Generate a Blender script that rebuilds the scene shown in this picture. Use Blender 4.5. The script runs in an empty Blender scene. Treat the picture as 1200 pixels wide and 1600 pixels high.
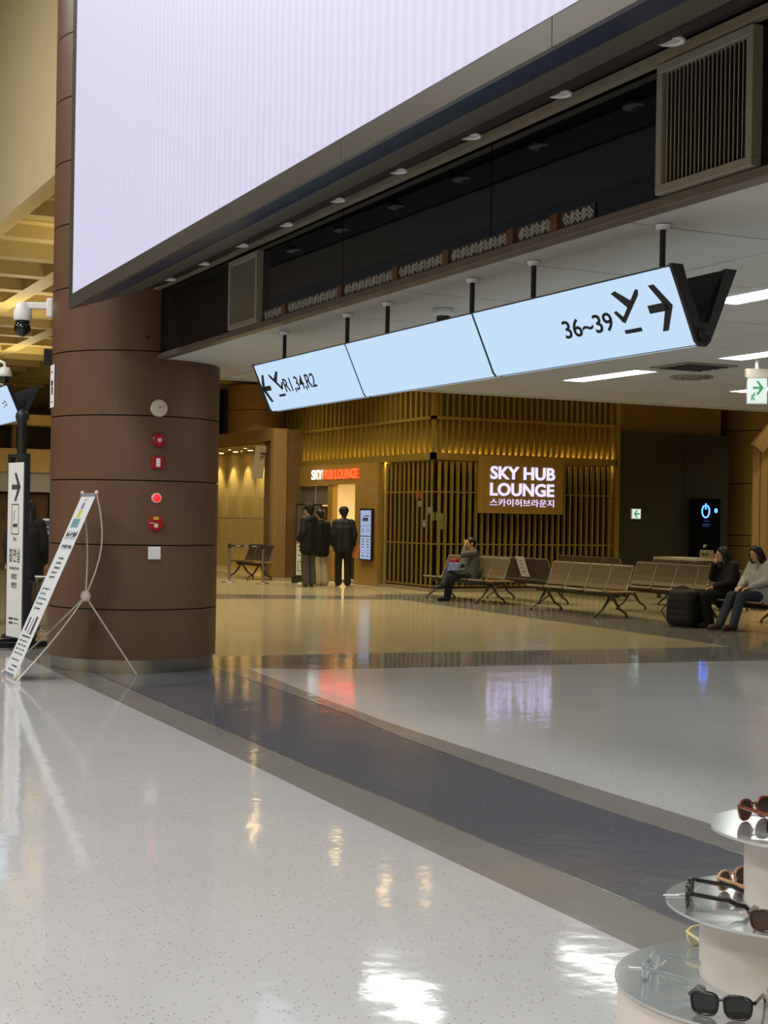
import bpy, bmesh, math, random
from mathutils import Vector, Matrix
random.seed(7)
SC = bpy.context.scene
COL = SC.collection
# ---------------------------------------------------------------- camera, world, light, exposure
# hall coordinates: +y runs along the concourse, +x points from the hall into the gate lounge, z up, metres
EYE = 1.55
YAW = math.radians(25.96)
ROLL = math.radians(0.95)
cam_d = bpy.data.cameras.new('camera')
cam = bpy.data.objects.new('camera', cam_d); COL.objects.link(cam)
cam_d.sensor_fit = 'VERTICAL'; cam_d.sensor_height = 24.0
cam_d.lens = 24.0 * 2300.0 / 1600.0
cam_d.shift_y = 10.0 / 1600.0
cam_d.clip_start = 0.05; cam_d.clip_end = 300
cam.matrix_world = (Matrix.Translation((0, 0, EYE)) @ Matrix.Rotation(-YAW, 4, 'Z')
                    @ Matrix.Rotation(math.pi / 2, 4, 'X') @ Matrix.Rotation(ROLL, 4, 'Z'))
SC.camera = cam
SC.view_settings.view_transform = 'Standard'
SC.view_settings.look = 'None'
SC.view_settings.exposure = 0.0
SC.view_settings.gamma = 1.0
SC.view_settings.use_curve_mapping = False
SC.cycles.use_denoising = True
SC.cycles.max_bounces = 8
SC.cycles.sample_clamp_indirect = 6.0
w = bpy.data.worlds.new('world'); SC.world = w; w.use_nodes = True
w.node_tree.nodes['Background'].inputs[0].default_value = (1.0, 0.93, 0.80, 1)
w.node_tree.nodes['Background'].inputs[1].default_value = 0.10

def lin(c):
    out = []
    for v in c[:3]:
        v = v / 255.0
        out.append(v / 12.92 if v <= 0.04045 else ((v + 0.055) / 1.055) ** 2.4)
    return tuple(out) + (1.0,)

def area_lamp(name, loc, size, power, color, rot=(0, 0, 0), size_y=None):
    l = bpy.data.lights.new(name, 'AREA'); l.energy = power; l.color = color
    l.size = size
    if size_y: l.shape = 'RECTANGLE'; l.size_y = size_y
    o = bpy.data.objects.new(name, l); COL.objects.link(o)
    o.location = loc; o.rotation_euler = rot
    return o

NEUTRAL = (1.0, 0.992, 0.98)
WARM = (1.0, 0.88, 0.58)
# luminaires in the high ceiling of the hall
for hx in (-7.0, -1.0):
    for hy in (-3.0, 4.0, 11.0, 18.0):
        area_lamp('hall_luminaire', (hx, hy, 9.3), 1.6, 335, NEUTRAL)

# ---------------------------------------------------------------- helpers
def props(o, label=None, cat=None, group=None, kind=None):
    if label: o['label'] = label
    if cat: o['category'] = cat
    if group: o['group'] = group
    if kind: o['kind'] = kind
    return o

def thing(name, loc, label, cat, rz=0.0, group=None, kind=None):
    o = bpy.data.objects.new(name, None); COL.objects.link(o)
    o.empty_display_size = 0.1
    o.location = loc; o.rotation_euler = (0, 0, rz)
    return props(o, label, cat, group, kind)

def frame3(d):
    d = Vector(d).normalized()
    up = Vector((0, 0, 1)) if abs(d.z) < 0.95 else Vector((1, 0, 0))
    a = d.cross(up).normalized(); b = a.cross(d).normalized()
    return d, a, b

class MB:
    def __init__(self): self.v = []; self.f = []; self.s = []
    def add(self, vs, fs, smooth=False):
        n = len(self.v); self.v += [tuple(p) for p in vs]
        self.f += [tuple(i + n for i in f) for f in fs]; self.s += [smooth] * len(fs)
        return self
    def box(self, x0, x1, y0, y1, z0, z1):
        x0, x1 = sorted((x0, x1)); y0, y1 = sorted((y0, y1)); z0, z1 = sorted((z0, z1))
        vs = [(x0, y0, z0), (x1, y0, z0), (x1, y1, z0), (x0, y1, z0), (x0, y0, z1), (x1, y0, z1), (x1, y1, z1), (x0, y1, z1)]
        return self.add(vs, [(3, 2, 1, 0), (4, 5, 6, 7), (0, 1, 5, 4), (1, 2, 6, 5), (2, 3, 7, 6), (3, 0, 4, 7)])
    def obox(self, c, u, v, n, lu, lv, ln):
        """oriented box: centre c, unit axes u v n, half sizes"""
        c, u, v, n = Vector(c), Vector(u), Vector(v), Vector(n)
        vs = [c + u * a * lu + v * b * lv + n * d * ln for d in (-1, 1) for (a, b) in ((-1, -1), (1, -1), (1, 1), (-1, 1))]
        return self.add(vs, [(3, 2, 1, 0), (4, 5, 6, 7), (0, 1, 5, 4), (1, 2, 6, 5), (2, 3, 7, 6), (3, 0, 4, 7)])
    def loft(self, rings, closed=True, caps=True, smooth=False):
        n = len(rings[0]); vs = [p for r in rings for p in r]; fs = []
        for i in range(len(rings) - 1):
            for j in range(n if closed else n - 1):
                k = (j + 1) % n
                fs.append((i * n + j, i * n + k, (i + 1) * n + k, (i + 1) * n + j))
        self.add(vs, fs, smooth)
        if caps and closed:
            self.add(rings[0], [tuple(range(n - 1, -1, -1))]); self.add(rings[-1], [tuple(range(n))])
        return self
    def prism(self, poly, axis, lo, hi):
        def P(a, b, t):
            return {'x': (t, a, b), 'y': (a, t, b), 'z': (a, b, t)}[axis]
        return self.loft([[P(a, b, lo) for a, b in poly], [P(a, b, hi) for a, b in poly]])
    def tube(self, pts, r, n=8, caps=True, closed=False, sq=None):
        pts = [Vector(p) for p in pts]; m = len(pts); rings = []
        prev = None
        for i, p in enumerate(pts):
            if closed: d = pts[(i + 1) % m] - pts[i - 1]
            elif i == 0: d = pts[1] - p
            elif i == m - 1: d = p - pts[-2]
            else: d = (pts[i + 1] - p).normalized() + (p - pts[i - 1]).normalized()
            d, a, b = frame3(d)
            if prev is not None:
                a = (prev - d * prev.dot(d)).normalized(); b = a.cross(d).normalized()
            prev = a
            rr = r[i] if isinstance(r, (list, tuple)) else r
            ra, rb = (rr, rr) if sq is None else (rr * sq[0], rr * sq[1])
            rings.append([p + a * math.cos(t) * ra + b * math.sin(t) * rb for t in [2 * math.pi * k / n for k in range(n)]])
        if closed: rings.append(rings[0])
        return self.loft(rings, True, caps and not closed, True)
    def lathe(self, prof, c=(0, 0, 0), n=32, a0=0.0, a1=2 * math.pi, axis='z'):
        full = abs(a1 - a0 - 2 * math.pi) < 1e-6
        m = n if full else n + 1; vs = []; fs = []
        for (r, z) in prof:
            for k in range(m):
                t = a0 + (a1 - a0) * k / n
                q = (r * math.cos(t), r * math.sin(t), z)
                if axis == 'x': q = (q[2], q[0], q[1])
                if axis == 'y': q = (q[0], q[2], q[1])
                vs.append((c[0] + q[0], c[1] + q[1], c[2] + q[2]))
        for i in range(len(prof) - 1):
            for k in range(n):
                k2 = (k + 1) % m
                fs.append((i * m + k, i * m + k2, (i + 1) * m + k2, (i + 1) * m + k))
        return self.add(vs, fs, True)
    def disc(self, c, r, n=24, axis='z', r0=0.0):
        vs = []
        for k in range(n):
            t = 2 * math.pi * k / n; a, b = r * math.cos(t), r * math.sin(t)
            vs.append({'z': (c[0] + a, c[1] + b, c[2]), 'x': (c[0], c[1] + a, c[2] + b), 'y': (c[0] + a, c[1], c[2] + b)}[axis])
        return self.add(vs, [tuple(range(n))])
    def ball(self, c, r, n=12, m=8):
        rx, ry, rz = r if isinstance(r, (list, tuple)) else (r, r, r)
        vs = [(c[0], c[1], c[2] - rz)]; fs = []
        for i in range(1, m):
            ph = -math.pi / 2 + math.pi * i / m
            for k in range(n):
                t = 2 * math.pi * k / n
                vs.append((c[0] + rx * math.cos(ph) * math.cos(t), c[1] + ry * math.cos(ph) * math.sin(t), c[2] + rz * math.sin(ph)))
        vs.append((c[0], c[1], c[2] + rz)); top = len(vs) - 1
        for k in range(n):
            fs.append((0, 1 + (k + 1) % n, 1 + k)); b = 1 + (m - 2) * n
            fs.append((top, b + k, b + (k + 1) % n))
        for i in range(m - 2):
            for k in range(n):
                a = 1 + i * n; fs.append((a + k, a + (k + 1) % n, a + n + (k + 1) % n, a + n + k))
        return self.add(vs, fs, True)
    def capsule(self, p0, p1, r0, r1=None, n=12, h=4):
        r1 = r0 if r1 is None else r1
        p0, p1 = Vector(p0), Vector(p1)
        if (p1 - p0).length < 1e-5: p1 = p0 + Vector((0, 0, 1e-4))
        d, a, b = frame3(p1 - p0); rings = []
        for i in range(h):
            ph = math.pi / 2 * (1 - (i + 0.35) / h)
            rings.append((p0 - d * r0 * math.sin(ph), r0 * math.cos(ph)))
        rings.append((p0, r0)); rings.append((p1, r1))
        for i in range(h - 1, -1, -1):
            ph = math.pi / 2 * (1 - (i + 0.35) / h)
            rings.append((p1 + d * r1 * math.sin(ph), r1 * math.cos(ph)))
        return self.loft([[c + a * math.cos(t) * r + b * math.sin(t) * r for t in [2 * math.pi * k / n for k in range(n)]] for c, r in rings], True, True, True)
    def mesh(self, name, off=(0, 0, 0)):
        me = bpy.data.meshes.new(name)
        me.from_pydata([(p[0] - off[0], p[1] - off[1], p[2] - off[2]) for p in self.v], [], self.f)
        me.polygons.foreach_set('use_smooth', self.s)
        bm = bmesh.new(); bm.from_mesh(me)
        bmesh.ops.recalc_face_normals(bm, faces=bm.faces); bm.to_mesh(me); bm.free()
        me.update()
        return me
    def build(self, name, mat, parent=None, local=False, bevel=0.0):
        """vertices are world coordinates unless local=True (then in the parent's frame)"""
        off = (0, 0, 0)
        if parent is not None and not local:
            p = parent; off = Vector((0, 0, 0))
            while p is not None: off = off + p.location; p = p.parent
        me = self.mesh(name, off)
        if mat is not None: me.materials.append(mat)
        o = bpy.data.objects.new(name, me); COL.objects.link(o)
        if parent is not None: o.parent = parent
        if bevel > 0:
            b = o.modifiers.new('bevel', 'BEVEL'); b.width = bevel; b.segments = 2; b.limit_method = 'ANGLE'
        return o

def share(src, parent=None, loc=(0, 0, 0), rot=None, name=None):
    o = src.copy(); COL.objects.link(o); o.parent = parent; o.location = loc
    if rot is not None: o.rotation_euler = rot
    if name: o.name = name
    return o

def structure(mb, name, mat, label, cat=None, parent=None, bevel=0.0):
    o = mb.build(name, mat, parent, bevel=bevel)
    if parent is None: props(o, label, cat or name.split('_')[0], kind='structure')
    return o

_txt = {}
def text_mesh(body, fat=0.0):
    c = bpy.data.curves.new('lettering', 'FONT'); c.body = body; c.size = 1.0; c.offset = fat
    c.resolution_u = 3
    o = bpy.data.objects.new('lettering', c); COL.objects.link(o)
    bpy.context.view_layer.update()
    dg = bpy.context.evaluated_depsgraph_get()
    me = bpy.data.meshes.new_from_object(o.evaluated_get(dg))
    bpy.data.objects.remove(o); bpy.data.curves.remove(c)
    return me

def lettering(body, name, mat, parent, org, right, up, width, height, fat=0.0, thick=0.002, label=None, world=True):
    """flat raised lettering fitted into width x height; org = lower left corner"""
    me = text_mesh(body, fat)
    xs = [v.co.x for v in me.vertices]; ys = [v.co.y for v in me.vertices]
    x0, x1, y0, y1 = min(xs), max(xs), min(ys), max(ys)
    org, right, up = Vector(org), Vector(right).normalized(), Vector(up).normalized()
    nrm = right.cross(up).normalized()
    if world and parent is not None:
        p = parent
        while p is not None: org = org - p.location; p = p.parent
    bm = bmesh.new(); bm.from_mesh(me)
    r = bmesh.ops.extrude_face_region(bm, geom=list(bm.faces))
    for g in r['geom']:
        if isinstance(g, bmesh.types.BMVert): g.co.z += 1.0
    for v in bm.verts:
        a = (v.co.x - x0) / max(x1 - x0, 1e-6) * width; b = (v.co.y - y0) / max(y1 - y0, 1e-6) * height
        v.co = org + right * a + up * b + nrm * (v.co.z * thick)
    bmesh.ops.recalc_face_normals(bm, faces=bm.faces)
    bm.to_mesh(me); bm.free()
    me.materials.clear(); me.materials.append(mat)
    o = bpy.data.objects.new(name, me); COL.objects.link(o); o.parent = parent
    if label: o['label'] = label
    return o

def outline(polys, name, mat, parent, org, right, up, thick=0.002, world=True):
    """raised flat shapes given as 2-D polygons in metres"""
    org, right, up = Vector(org), Vector(right).normalized(), Vector(up).normalized()
    nrm = right.cross(up).normalized()
    mb = MB()
    for poly in polys:
        mb.loft([[org + right * a + up * b for a, b in poly], [org + right * a + up * b + nrm * thick for a, b in poly]])
    return mb.build(name, mat, parent, local=not world)

# ---------------------------------------------------------------- materials
def new_mat(name):
    m = bpy.data.materials.new(name); m.use_nodes = True
    return m, m.node_tree.nodes, m.node_tree.links, m.node_tree.nodes['Principled BSDF']

def mat(name, col, rough=0.5, metal=0.0, vary=0.0, scale=20.0, stretch=(1, 1, 1), bump=0.0, bscale=None, world=False,
        alpha=1.0, trans=0.0, ior=1.45, coat=0.0, spec=0.5, detail=4.0, rvary=0.0):
    m, N, L, b = new_mat(name)
    b.inputs['Roughness'].default_value = rough; b.inputs['Metallic'].default_value = metal
    b.inputs['Alpha'].default_value = alpha; b.inputs['Transmission Weight'].default_value = trans
    b.inputs['IOR'].default_value = ior; b.inputs['Coat Weight'].default_value = coat
    b.inputs['Specular IOR Level'].default_value = spec
    c = lin(col); b.inputs['Base Color'].default_value = c
    if vary > 0 or bump > 0 or rvary > 0:
        mp = N.new('ShaderNodeMapping'); mp.inputs['Scale'].default_value = stretch
        if world:
            g = N.new('ShaderNodeNewGeometry'); L.new(g.outputs['Position'], mp.inputs[0])
        else:
            g = N.new('ShaderNodeTexCoord'); L.new(g.outputs['Object'], mp.inputs[0])
        t = N.new('ShaderNodeTexNoise'); t.inputs['Scale'].default_value = scale; t.inputs['Detail'].default_value = detail
        L.new(mp.outputs[0], t.inputs['Vector'])
        if vary > 0:
            r = N.new('ShaderNodeValToRGB')
            r.color_ramp.elements[0].position = 0.3; r.color_ramp.elements[1].position = 0.7
            r.color_ramp.elements[0].color = tuple(max(0, v * (1 - vary)) for v in c[:3]) + (1,)
            r.color_ramp.elements[1].color = tuple(min(1, v * (1 + vary)) for v in c[:3]) + (1,)
            L.new(t.outputs['Fac'], r.inputs[0]); L.new(r.outputs[0], b.inputs['Base Color'])
        if rvary > 0:
            mr = N.new('ShaderNodeMapRange'); mr.inputs[3].default_value = max(0.02, rough - rvary); mr.inputs[4].default_value = rough + rvary
            L.new(t.outputs['Fac'], mr.inputs[0]); L.new(mr.outputs[0], b.inputs['Roughness'])
        if bump > 0:
            t2 = t
            if bscale:
                t2 = N.new('ShaderNodeTexNoise'); t2.inputs['Scale'].default_value = bscale; L.new(mp.outputs[0], t2.inputs['Vector'])
            bp = N.new('ShaderNodeBump'); bp.inputs['Strength'].default_value = bump; bp.inputs['Distance'].default_value = 0.01
            L.new(t2.outputs['Fac'], bp.inputs['Height']); L.new(bp.outputs[0], b.inputs['Normal'])
    return m

def glow(name, col, strength):
    m, N, L, b = new_mat(name)
    b.inputs['Base Color'].default_value = (0.02, 0.02, 0.02, 1)
    b.inputs['Emission Color'].default_value = lin(col); b.inputs['Emission Strength'].default_value = strength
    return m

def terrazzo(name, col, speck, amount, rough, wave=0.13, tone=0.06):
    """polished poured floor: fine chips, a soft tone drift and the slight waviness of hand-ground resin"""
    m, N, L, b = new_mat(name)
    g = N.new('ShaderNodeNewGeometry')
    n1 = N.new('ShaderNodeTexNoise'); n1.inputs['Scale'].default_value = 0.8; n1.inputs['Detail'].default_value = 5
    L.new(g.outputs['Position'], n1.inputs['Vector'])
    r1 = N.new('ShaderNodeValToRGB'); c = lin(col)
    r1.color_ramp.elements[0].position = 0.3; r1.color_ramp.elements[1].position = 0.7
    r1.color_ramp.elements[0].color = tuple(v * (1 - tone) for v in c[:3]) + (1,)
    r1.color_ramp.elements[1].color = tuple(min(1, v * (1 + tone)) for v in c[:3]) + (1,)
    L.new(n1.outputs['Fac'], r1.inputs[0])
    vo = N.new('ShaderNodeTexVoronoi'); vo.inputs['Scale'].default_value = 55.0
    L.new(g.outputs['Position'], vo.inputs['Vector'])
    sep = N.new('ShaderNodeSeparateColor'); L.new(vo.outputs['Color'], sep.inputs[0])
    near = N.new('ShaderNodeMath'); near.operation = 'LESS_THAN'; near.inputs[1].default_value = 0.20; L.new(vo.outputs['Distance'], near.inputs[0])
    pick = N.new('ShaderNodeMath'); pick.operation = 'LESS_THAN'; pick.inputs[1].default_value = amount; L.new(sep.outputs[0], pick.inputs[0])
    both = N.new('ShaderNodeMath'); both.operation = 'MULTIPLY'; L.new(near.outputs[0], both.inputs[0]); L.new(pick.outputs[0], both.inputs[1])
    mx = N.new('ShaderNodeMix'); mx.data_type = 'RGBA'
    L.new(both.outputs[0], mx.inputs['Factor']); L.new(r1.outputs[0], mx.inputs['A']); mx.inputs['B'].default_value = lin(speck)
    L.new(mx.outputs['Result'], b.inputs['Base Color'])
    n2 = N.new('ShaderNodeTexNoise'); n2.inputs['Scale'].default_value = 2.2; n2.inputs['Detail'].default_value = 3
    L.new(g.outputs['Position'], n2.inputs['Vector'])
    n3 = N.new('ShaderNodeTexNoise'); n3.inputs['Scale'].default_value = 11.0; n3.inputs['Detail'].default_value = 2
    L.new(g.outputs['Position'], n3.inputs['Vector'])
    ad = N.new('ShaderNodeMath'); ad.operation = 'MULTIPLY_ADD'; ad.inputs[1].default_value = 0.22
    L.new(n3.outputs['Fac'], ad.inputs[0]); L.new(n2.outputs['Fac'], ad.inputs[2])
    bp = N.new('ShaderNodeBump'); bp.inputs['Strength'].default_value = wave; bp.inputs['Distance'].default_value = 0.02
    L.new(ad.outputs[0], bp.inputs['Height']); L.new(bp.outputs[0], b.inputs['Normal'])
    mr = N.new('ShaderNodeMapRange'); mr.inputs[3].default_value = rough * 0.75; mr.inputs[4].default_value = rough * 1.3
    L.new(n2.outputs['Fac'], mr.inputs[0]); L.new(mr.outputs[0], b.inputs['Roughness'])
    b.inputs['IOR'].default_value = 1.5
    return m

def screen_mat(name, col, strength):
    """large LED wall: faint vertical module stripes in the picture it shows"""
    m, N, L, b = new_mat(name)
    g = N.new('ShaderNodeNewGeometry')
    wv = N.new('ShaderNodeTexWave'); wv.wave_type = 'BANDS'; wv.bands_direction = 'Y'; wv.inputs['Scale'].default_value = 3.0
    wv.inputs['Distortion'].default_value = 1.2; wv.inputs['Detail'].default_value = 2.0
    L.new(g.outputs['Position'], wv.inputs['Vector'])
    r = N.new('ShaderNodeValToRGB'); c = lin(col)
    r.color_ramp.elements[0].color = tuple(v * 0.95 for v in c[:3]) + (1,); r.color_ramp.elements[1].color = tuple(min(1, v * 1.04) for v in c[:3]) + (1,)
    L.new(wv.outputs['Fac'], r.inputs[0]); L.new(r.outputs[0], b.inputs['Emission Color'])
    b.inputs['Base Color'].default_value = (0.03, 0.03, 0.03, 1); b.inputs['Roughness'].default_value = 0.5
    b.inputs['Emission Strength'].default_value = strength
    return m

M = {}
M['white_floor'] = terrazzo('white_terrazzo', (190, 191, 193), (120, 117, 114), 0.32, 0.07, tone=0.04)
M['grey_floor'] = terrazzo('grey_terrazzo', (134, 133, 131), (116, 114, 111), 0.2, 0.065)
M['dark_floor'] = terrazzo('slate_terrazzo', (95, 99, 109), (112, 115, 123), 0.15, 0.065, tone=0.08)
M['tan_floor'] = terrazzo('tan_terrazzo', (176, 166, 136), (146, 136, 112), 0.2, 0.15)
M['column_wood'] = mat('brown_wood_laminate', (96, 70, 52), 0.42, vary=0.10, scale=9, stretch=(9, 9, 0.5), detail=6)
M['groove'] = mat('dark_joint', (30, 20, 15), 0.8)
M['steel'] = mat('brushed_steel', (170, 168, 165), 0.28, 1.0, vary=0.06, scale=30, stretch=(1, 1, 12))
M['cream'] = mat('cream_paint', (196, 180, 140), 0.8, vary=0.03, scale=1.5)
M['coffer'] = mat('gold_cream_paint', (188, 166, 106), 0.55, vary=0.05, scale=2)
M['ceiling'] = mat('white_ceiling_panel', (196, 194, 184), 0.6, vary=0.03, scale=3)
M['dark_metal'] = mat('bronze_dark_metal', (84, 79, 71), 0.38, 0.35, vary=0.05, scale=5)
M['black_glass'] = mat('black_glass', (5, 6, 9), 0.06, 0.0, spec=0.8)
M['tan_metal'] = mat('champagne_metal', (150, 138, 116), 0.4, 0.3, vary=0.08, scale=12)
M['trim_metal'] = mat('warm_grey_trim', (124, 112, 100), 0.4, 0.5, vary=0.10, scale=8)
M['louvre'] = mat('grey_louvre', (150, 142, 126), 0.5, 0.3, vary=0.05, scale=20)
M['black'] = mat('black_powder_coat', (26, 26, 28), 0.45)
M['charcoal'] = mat('charcoal_metal', (52, 56, 62), 0.4, 0.3)
M['led'] = screen_mat('led_screen_picture', (207, 204, 230), 1.0)
M['sign_face'] = glow('lit_sign_face', (192, 219, 246), 1.0)
M['sign_ink'] = mat('black_sign_ink', (26, 30, 28), 0.6)
M['panel_light'] = glow('ceiling_light_diffuser', (252, 253, 248), 13.0)
M['warm_lamp'] = glow('warm_downlight', (255, 214, 140), 30.0)
M['dim_lamp'] = mat('unlit_downlight_glass', (190, 188, 182), 0.4)
M['gold'] = mat('gold_slat', (152, 130, 60), 0.38, 0.45, vary=0.10, scale=6, stretch=(6, 6, 0.6))
M['gold_back'] = mat('gold_back_panel', (120, 102, 48), 0.5, 0.2, vary=0.12, scale=5)
M['gold_polish'] = mat('polished_gold_panel', (172, 138, 72), 0.2, 0.3, vary=0.05, scale=3)
M['oak'] = mat('oak_veneer', (152, 124, 80), 0.5, vary=0.10, scale=8, stretch=(8, 8, 0.4), detail=6)
M['oak_dark'] = mat('walnut_veneer', (116, 90, 48), 0.5, vary=0.08, scale=8, stretch=(8, 8, 0.4))
M['black_panel'] = mat('dark_stained_panel', (46, 44, 38), 0.5, vary=0.10, scale=6, stretch=(6, 6, 0.5))
M['white'] = mat('white_plastic', (226, 226, 224), 0.45)
M['paper'] = mat('white_paper', (222, 222, 220), 0.8)
M['glass'] = mat('clear_glass', (235, 240, 235), 0.02, trans=1.0, ior=1.2, alpha=0.35)
M['tinted'] = mat('smoked_glass', (24, 20, 12), 0.06, alpha=0.72)
M['red'] = mat('red_plastic', (150, 22, 26), 0.4)
# ---------------------------------------------------------------- floor
FZ = 0.0
def poly_floor(name, pts, z, m, label):
    mb = MB().prism(pts, 'z', z - 0.02, z)
    return structure(mb, name, m, label, 'floor')

structure(MB().box(-16, 34, -8, 62, -0.3, -0.004), 'floor', M['tan_floor'], 'beige polished terrazzo floor of the gate lounge beyond the grey band', 'floor')
# white field of the concourse and of the strip in front of the seats
lowo = [(3.22, -8), (3.20, 4.4), (3.22, 5.7), (3.26, 7.4), (3.29, 8.3), (3.32, 9.4), (3.35, 10.7), (3.41, 13.7), (3.48, 16.5), (3.6, 62)]
lowi = [(3.56, -8), (3.56, 4.4), (3.58, 6.0), (3.61, 8.3), (3.64, 9.5), (3.67, 10.8), (3.70, 12.2), (3.75, 13.8), (3.85, 16.5), (3.95, 62)]
upi = [(4.56, -8), (4.56, 5.4), (4.57, 6.9), (4.63, 8.1), (4.71, 9.4), (4.85, 10.6), (4.97, 12.6), (5.02, 14.1)]
upo = [(4.86, -8), (4.87, 6.0), (4.88, 7.0), (4.90, 8.4), (4.95, 10.0), (5.06, 11.4), (5.30, 13.7), (5.34, 14.1)]
poly_floor('floor_white_concourse', [(-16, -8)] + lowo + [(-16, 62)], 0.0, M['white_floor'], 'off-white speckled terrazzo floor filling the lower left foreground')
poly_floor('floor_white_lounge', [upo[0]] + upo[1:] + [(5.98, 13.75), (11.33, 13.2), (24, 12.1), (24, -8)], 0.0, M['white_floor'], 'off-white polished terrazzo floor between the slate band and the far grey band')
poly_floor('floor_band_grey_outer', lowo[:-1] + [(3.49, 17.2), (3.86, 17.2)] + lowi[-2::-1], 0.0, M['grey_floor'], 'grey terrazzo border on the hall side of the slate band')
poly_floor('floor_band_slate', lowi[:-1] + [(3.86, 17.2), (5.02, 17.2), (5.02, 14.1)] + upi[-2::-1], 0.0, M['dark_floor'], 'wide slate-blue terrazzo band running from the brown column to the sunglasses display')
poly_floor('floor_band_grey_inner', upi + upo[::-1], 0.0, M['grey_floor'], 'grey terrazzo border on the lounge side of the slate band')
poly_floor('floor_band_cross', [(5.02, 14.1), (5.34, 14.1), (5.98, 13.75), (11.33, 13.2), (24, 12.1), (24, 13.7), (12.1, 14.8), (6.68, 15.31), (5.02, 15.4)], 0.0, M['grey_floor'], 'grey terrazzo band crossing behind the column towards the seats')
poly_floor('floor_band_seating', [(12.12, 14.8), (14.1, 14.6), (14.3, 22.0), (14.2, 27.0), (12.75, 27.0), (12.5, 22.0), (12.3, 17.0)], 0.0, M['grey_floor'], 'grey terrazzo band running under the rows of airport seats')
poly_floor('floor_band_far', [(6.0, 27.0), (9.6, 26.0), (12.6, 25.2), (12.7, 26.4), (9.9, 27.6), (6.0, 28.6)], 0.0, M['grey_floor'], 'grey terrazzo band in front of the lounge entrance')

div = MB()
for line in (lowi[1:9], upi[1:8]):
    for (a, b) in zip(line[:-1], line[1:]):
        a, b = Vector((a[0], a[1], 0.0)), Vector((b[0], b[1], 0.0)); dv = (b - a).normalized()
        div.obox((a + b) / 2, dv, (-dv.y, dv.x, 0), (0, 0, 1), (b - a).length / 2, 0.006, 0.0012)
structure(div, 'trim_4', M['steel'], 'thin metal divider strips along both edges of the slate floor band', 'trim')

# ---------------------------------------------------------------- hall shell (mostly out of frame)
structure(MB().box(-16, 4.2, -8, 62, 10.0, 10.3), 'ceiling_hall', M['cream'], 'high cream ceiling of the concourse hall', 'ceiling')
structure(MB().box(-16.3, -16, -8, 62, 0, 10), 'wall_left', M['cream'], 'cream wall on the far side of the concourse hall', 'wall')
structure(MB().box(-16, 34, -8.3, -8, 0, 10), 'wall_back', M['cream'], 'cream wall behind the viewer', 'wall')
structure(MB().box(34, 34.3, -8, 62, 0, 6), 'wall_right', M['oak'], 'timber wall on the lounge side', 'wall')
structure(MB().box(4.26, 4.34, 14.72, 62, 5.745, 10.0), 'wall_hall_upper', M['cream'], 'plain cream upper wall above the coffered ceiling, left of the screen', 'wall')
structure(MB().box(4.5, 4.7, -8, 15.4, 3.86, 10.0), 'wall_hall_bulkhead', M['cream'], 'upper wall behind the big screen', 'wall')

# ---------------------------------------------------------------- coffered ceiling
cof = thing('ceiling_coffered', (4.34, 15.6, 5.745), 'gold-cream coffered ceiling seen left of the brown column', 'ceiling', kind='structure')
P = 1.8
def coffer_mesh():
    mb = MB(); h = P / 2
    steps = [(h, 0.0), (h - 0.17, 0.0), (h - 0.19, 0.20), (h - 0.36, 0.22), (h - 0.38, 0.36), (h - 0.52, 0.38), (h - 0.54, 0.50)]
    rings = [[(-a, -a, z), (a, -a, z), (a, a, z), (-a, a, z)] for a, z in steps]
    mb.loft(rings, True, False)
    a, z = steps[-1]
    mb.add([(-a, -a, z), (a, -a, z), (a, a, z), (-a, a, z)], [(0, 1, 2, 3)])
    return mb
first = None
nx, ny = 8, 26
for i in range(nx):
    for j in range(ny):
        loc = (P * (i + 0.5), P * (j + 0.5), 0)
        if first is None:
            first = coffer_mesh().build('coffer', M['coffer'], cof, local=True); first.location = loc
        else: share(first, cof, loc)
structure(MB().box(4.5, 34, 15.6, 62, 6.45, 6.6), 'ceiling_slab', M['coffer'], 'slab over the coffered ceiling', 'ceiling')

# ---------------------------------------------------------------- low ceiling over the lounge
CZ = 3.07
low = thing('ceiling_low', (4.36, 15.38, CZ), 'white panelled low ceiling over the gate lounge', 'ceiling', kind='structure')
strips = [(8.71, 12.0, 13.32), (8.71, 9.4, 10.72), (6.43, 6.7, 8.02), (6.43, 9.3, 10.6), (6.43, 12.0, 13.32), (10.95, 12.0, 13.32), (10.95, 9.4, 10.72), (13.2, 12.0, 13.32), (15.5, 12.0, 13.32), (8.71, 6.7, 8.02), (6.43, 3.9, 5.2), (8.71, 3.9, 5.2), (10.95, 6.7, 8.02), (17.7, 12.0, 13.32)]
PX, PY = 1.14, 1.314
src = {}
for i in range(13):
    for j in range(11):
        x0 = 4.36 + PX * i; y1 = 15.38 - PY * j
        if 'p' not in src:
            src['p'] = MB().box(0.010, PX - 0.010, -PY + 0.010, -0.010, 0, 0.02).build('ceiling_panel', M['ceiling'], low, local=True, bevel=0.004)
            o = src['p']
        else: o = share(src['p'], low)
        o.location = (x0 - 4.36, y1 - 15.38, 0)
structure(MB().box(4.36, 19.2, 0.9, 15.38, CZ + 0.022, CZ + 0.16), 'ceiling_low_core', M['groove'], 'dark core above the low ceiling panels', 'ceiling', parent=low)
structure(MB().box(4.34, 24.2, 15.36, 15.46, CZ - 0.01, CZ + 0.12), 'trim_1', M['ceiling'], 'white edge trim where the low ceiling ends', 'trim')
structure(MB().box(4.36, 34, 15.46, 15.6, CZ + 0.0, 6.5), 'wall_plenum', M['cream'], 'upstand above the end of the low ceiling', 'wall')
structure(MB().box(19.2, 34, 0.9, 15.38, CZ, CZ + 0.16), 'ceiling_low_outer', M['ceiling'], 'continuation of the low ceiling to the right', 'ceiling')
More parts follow.
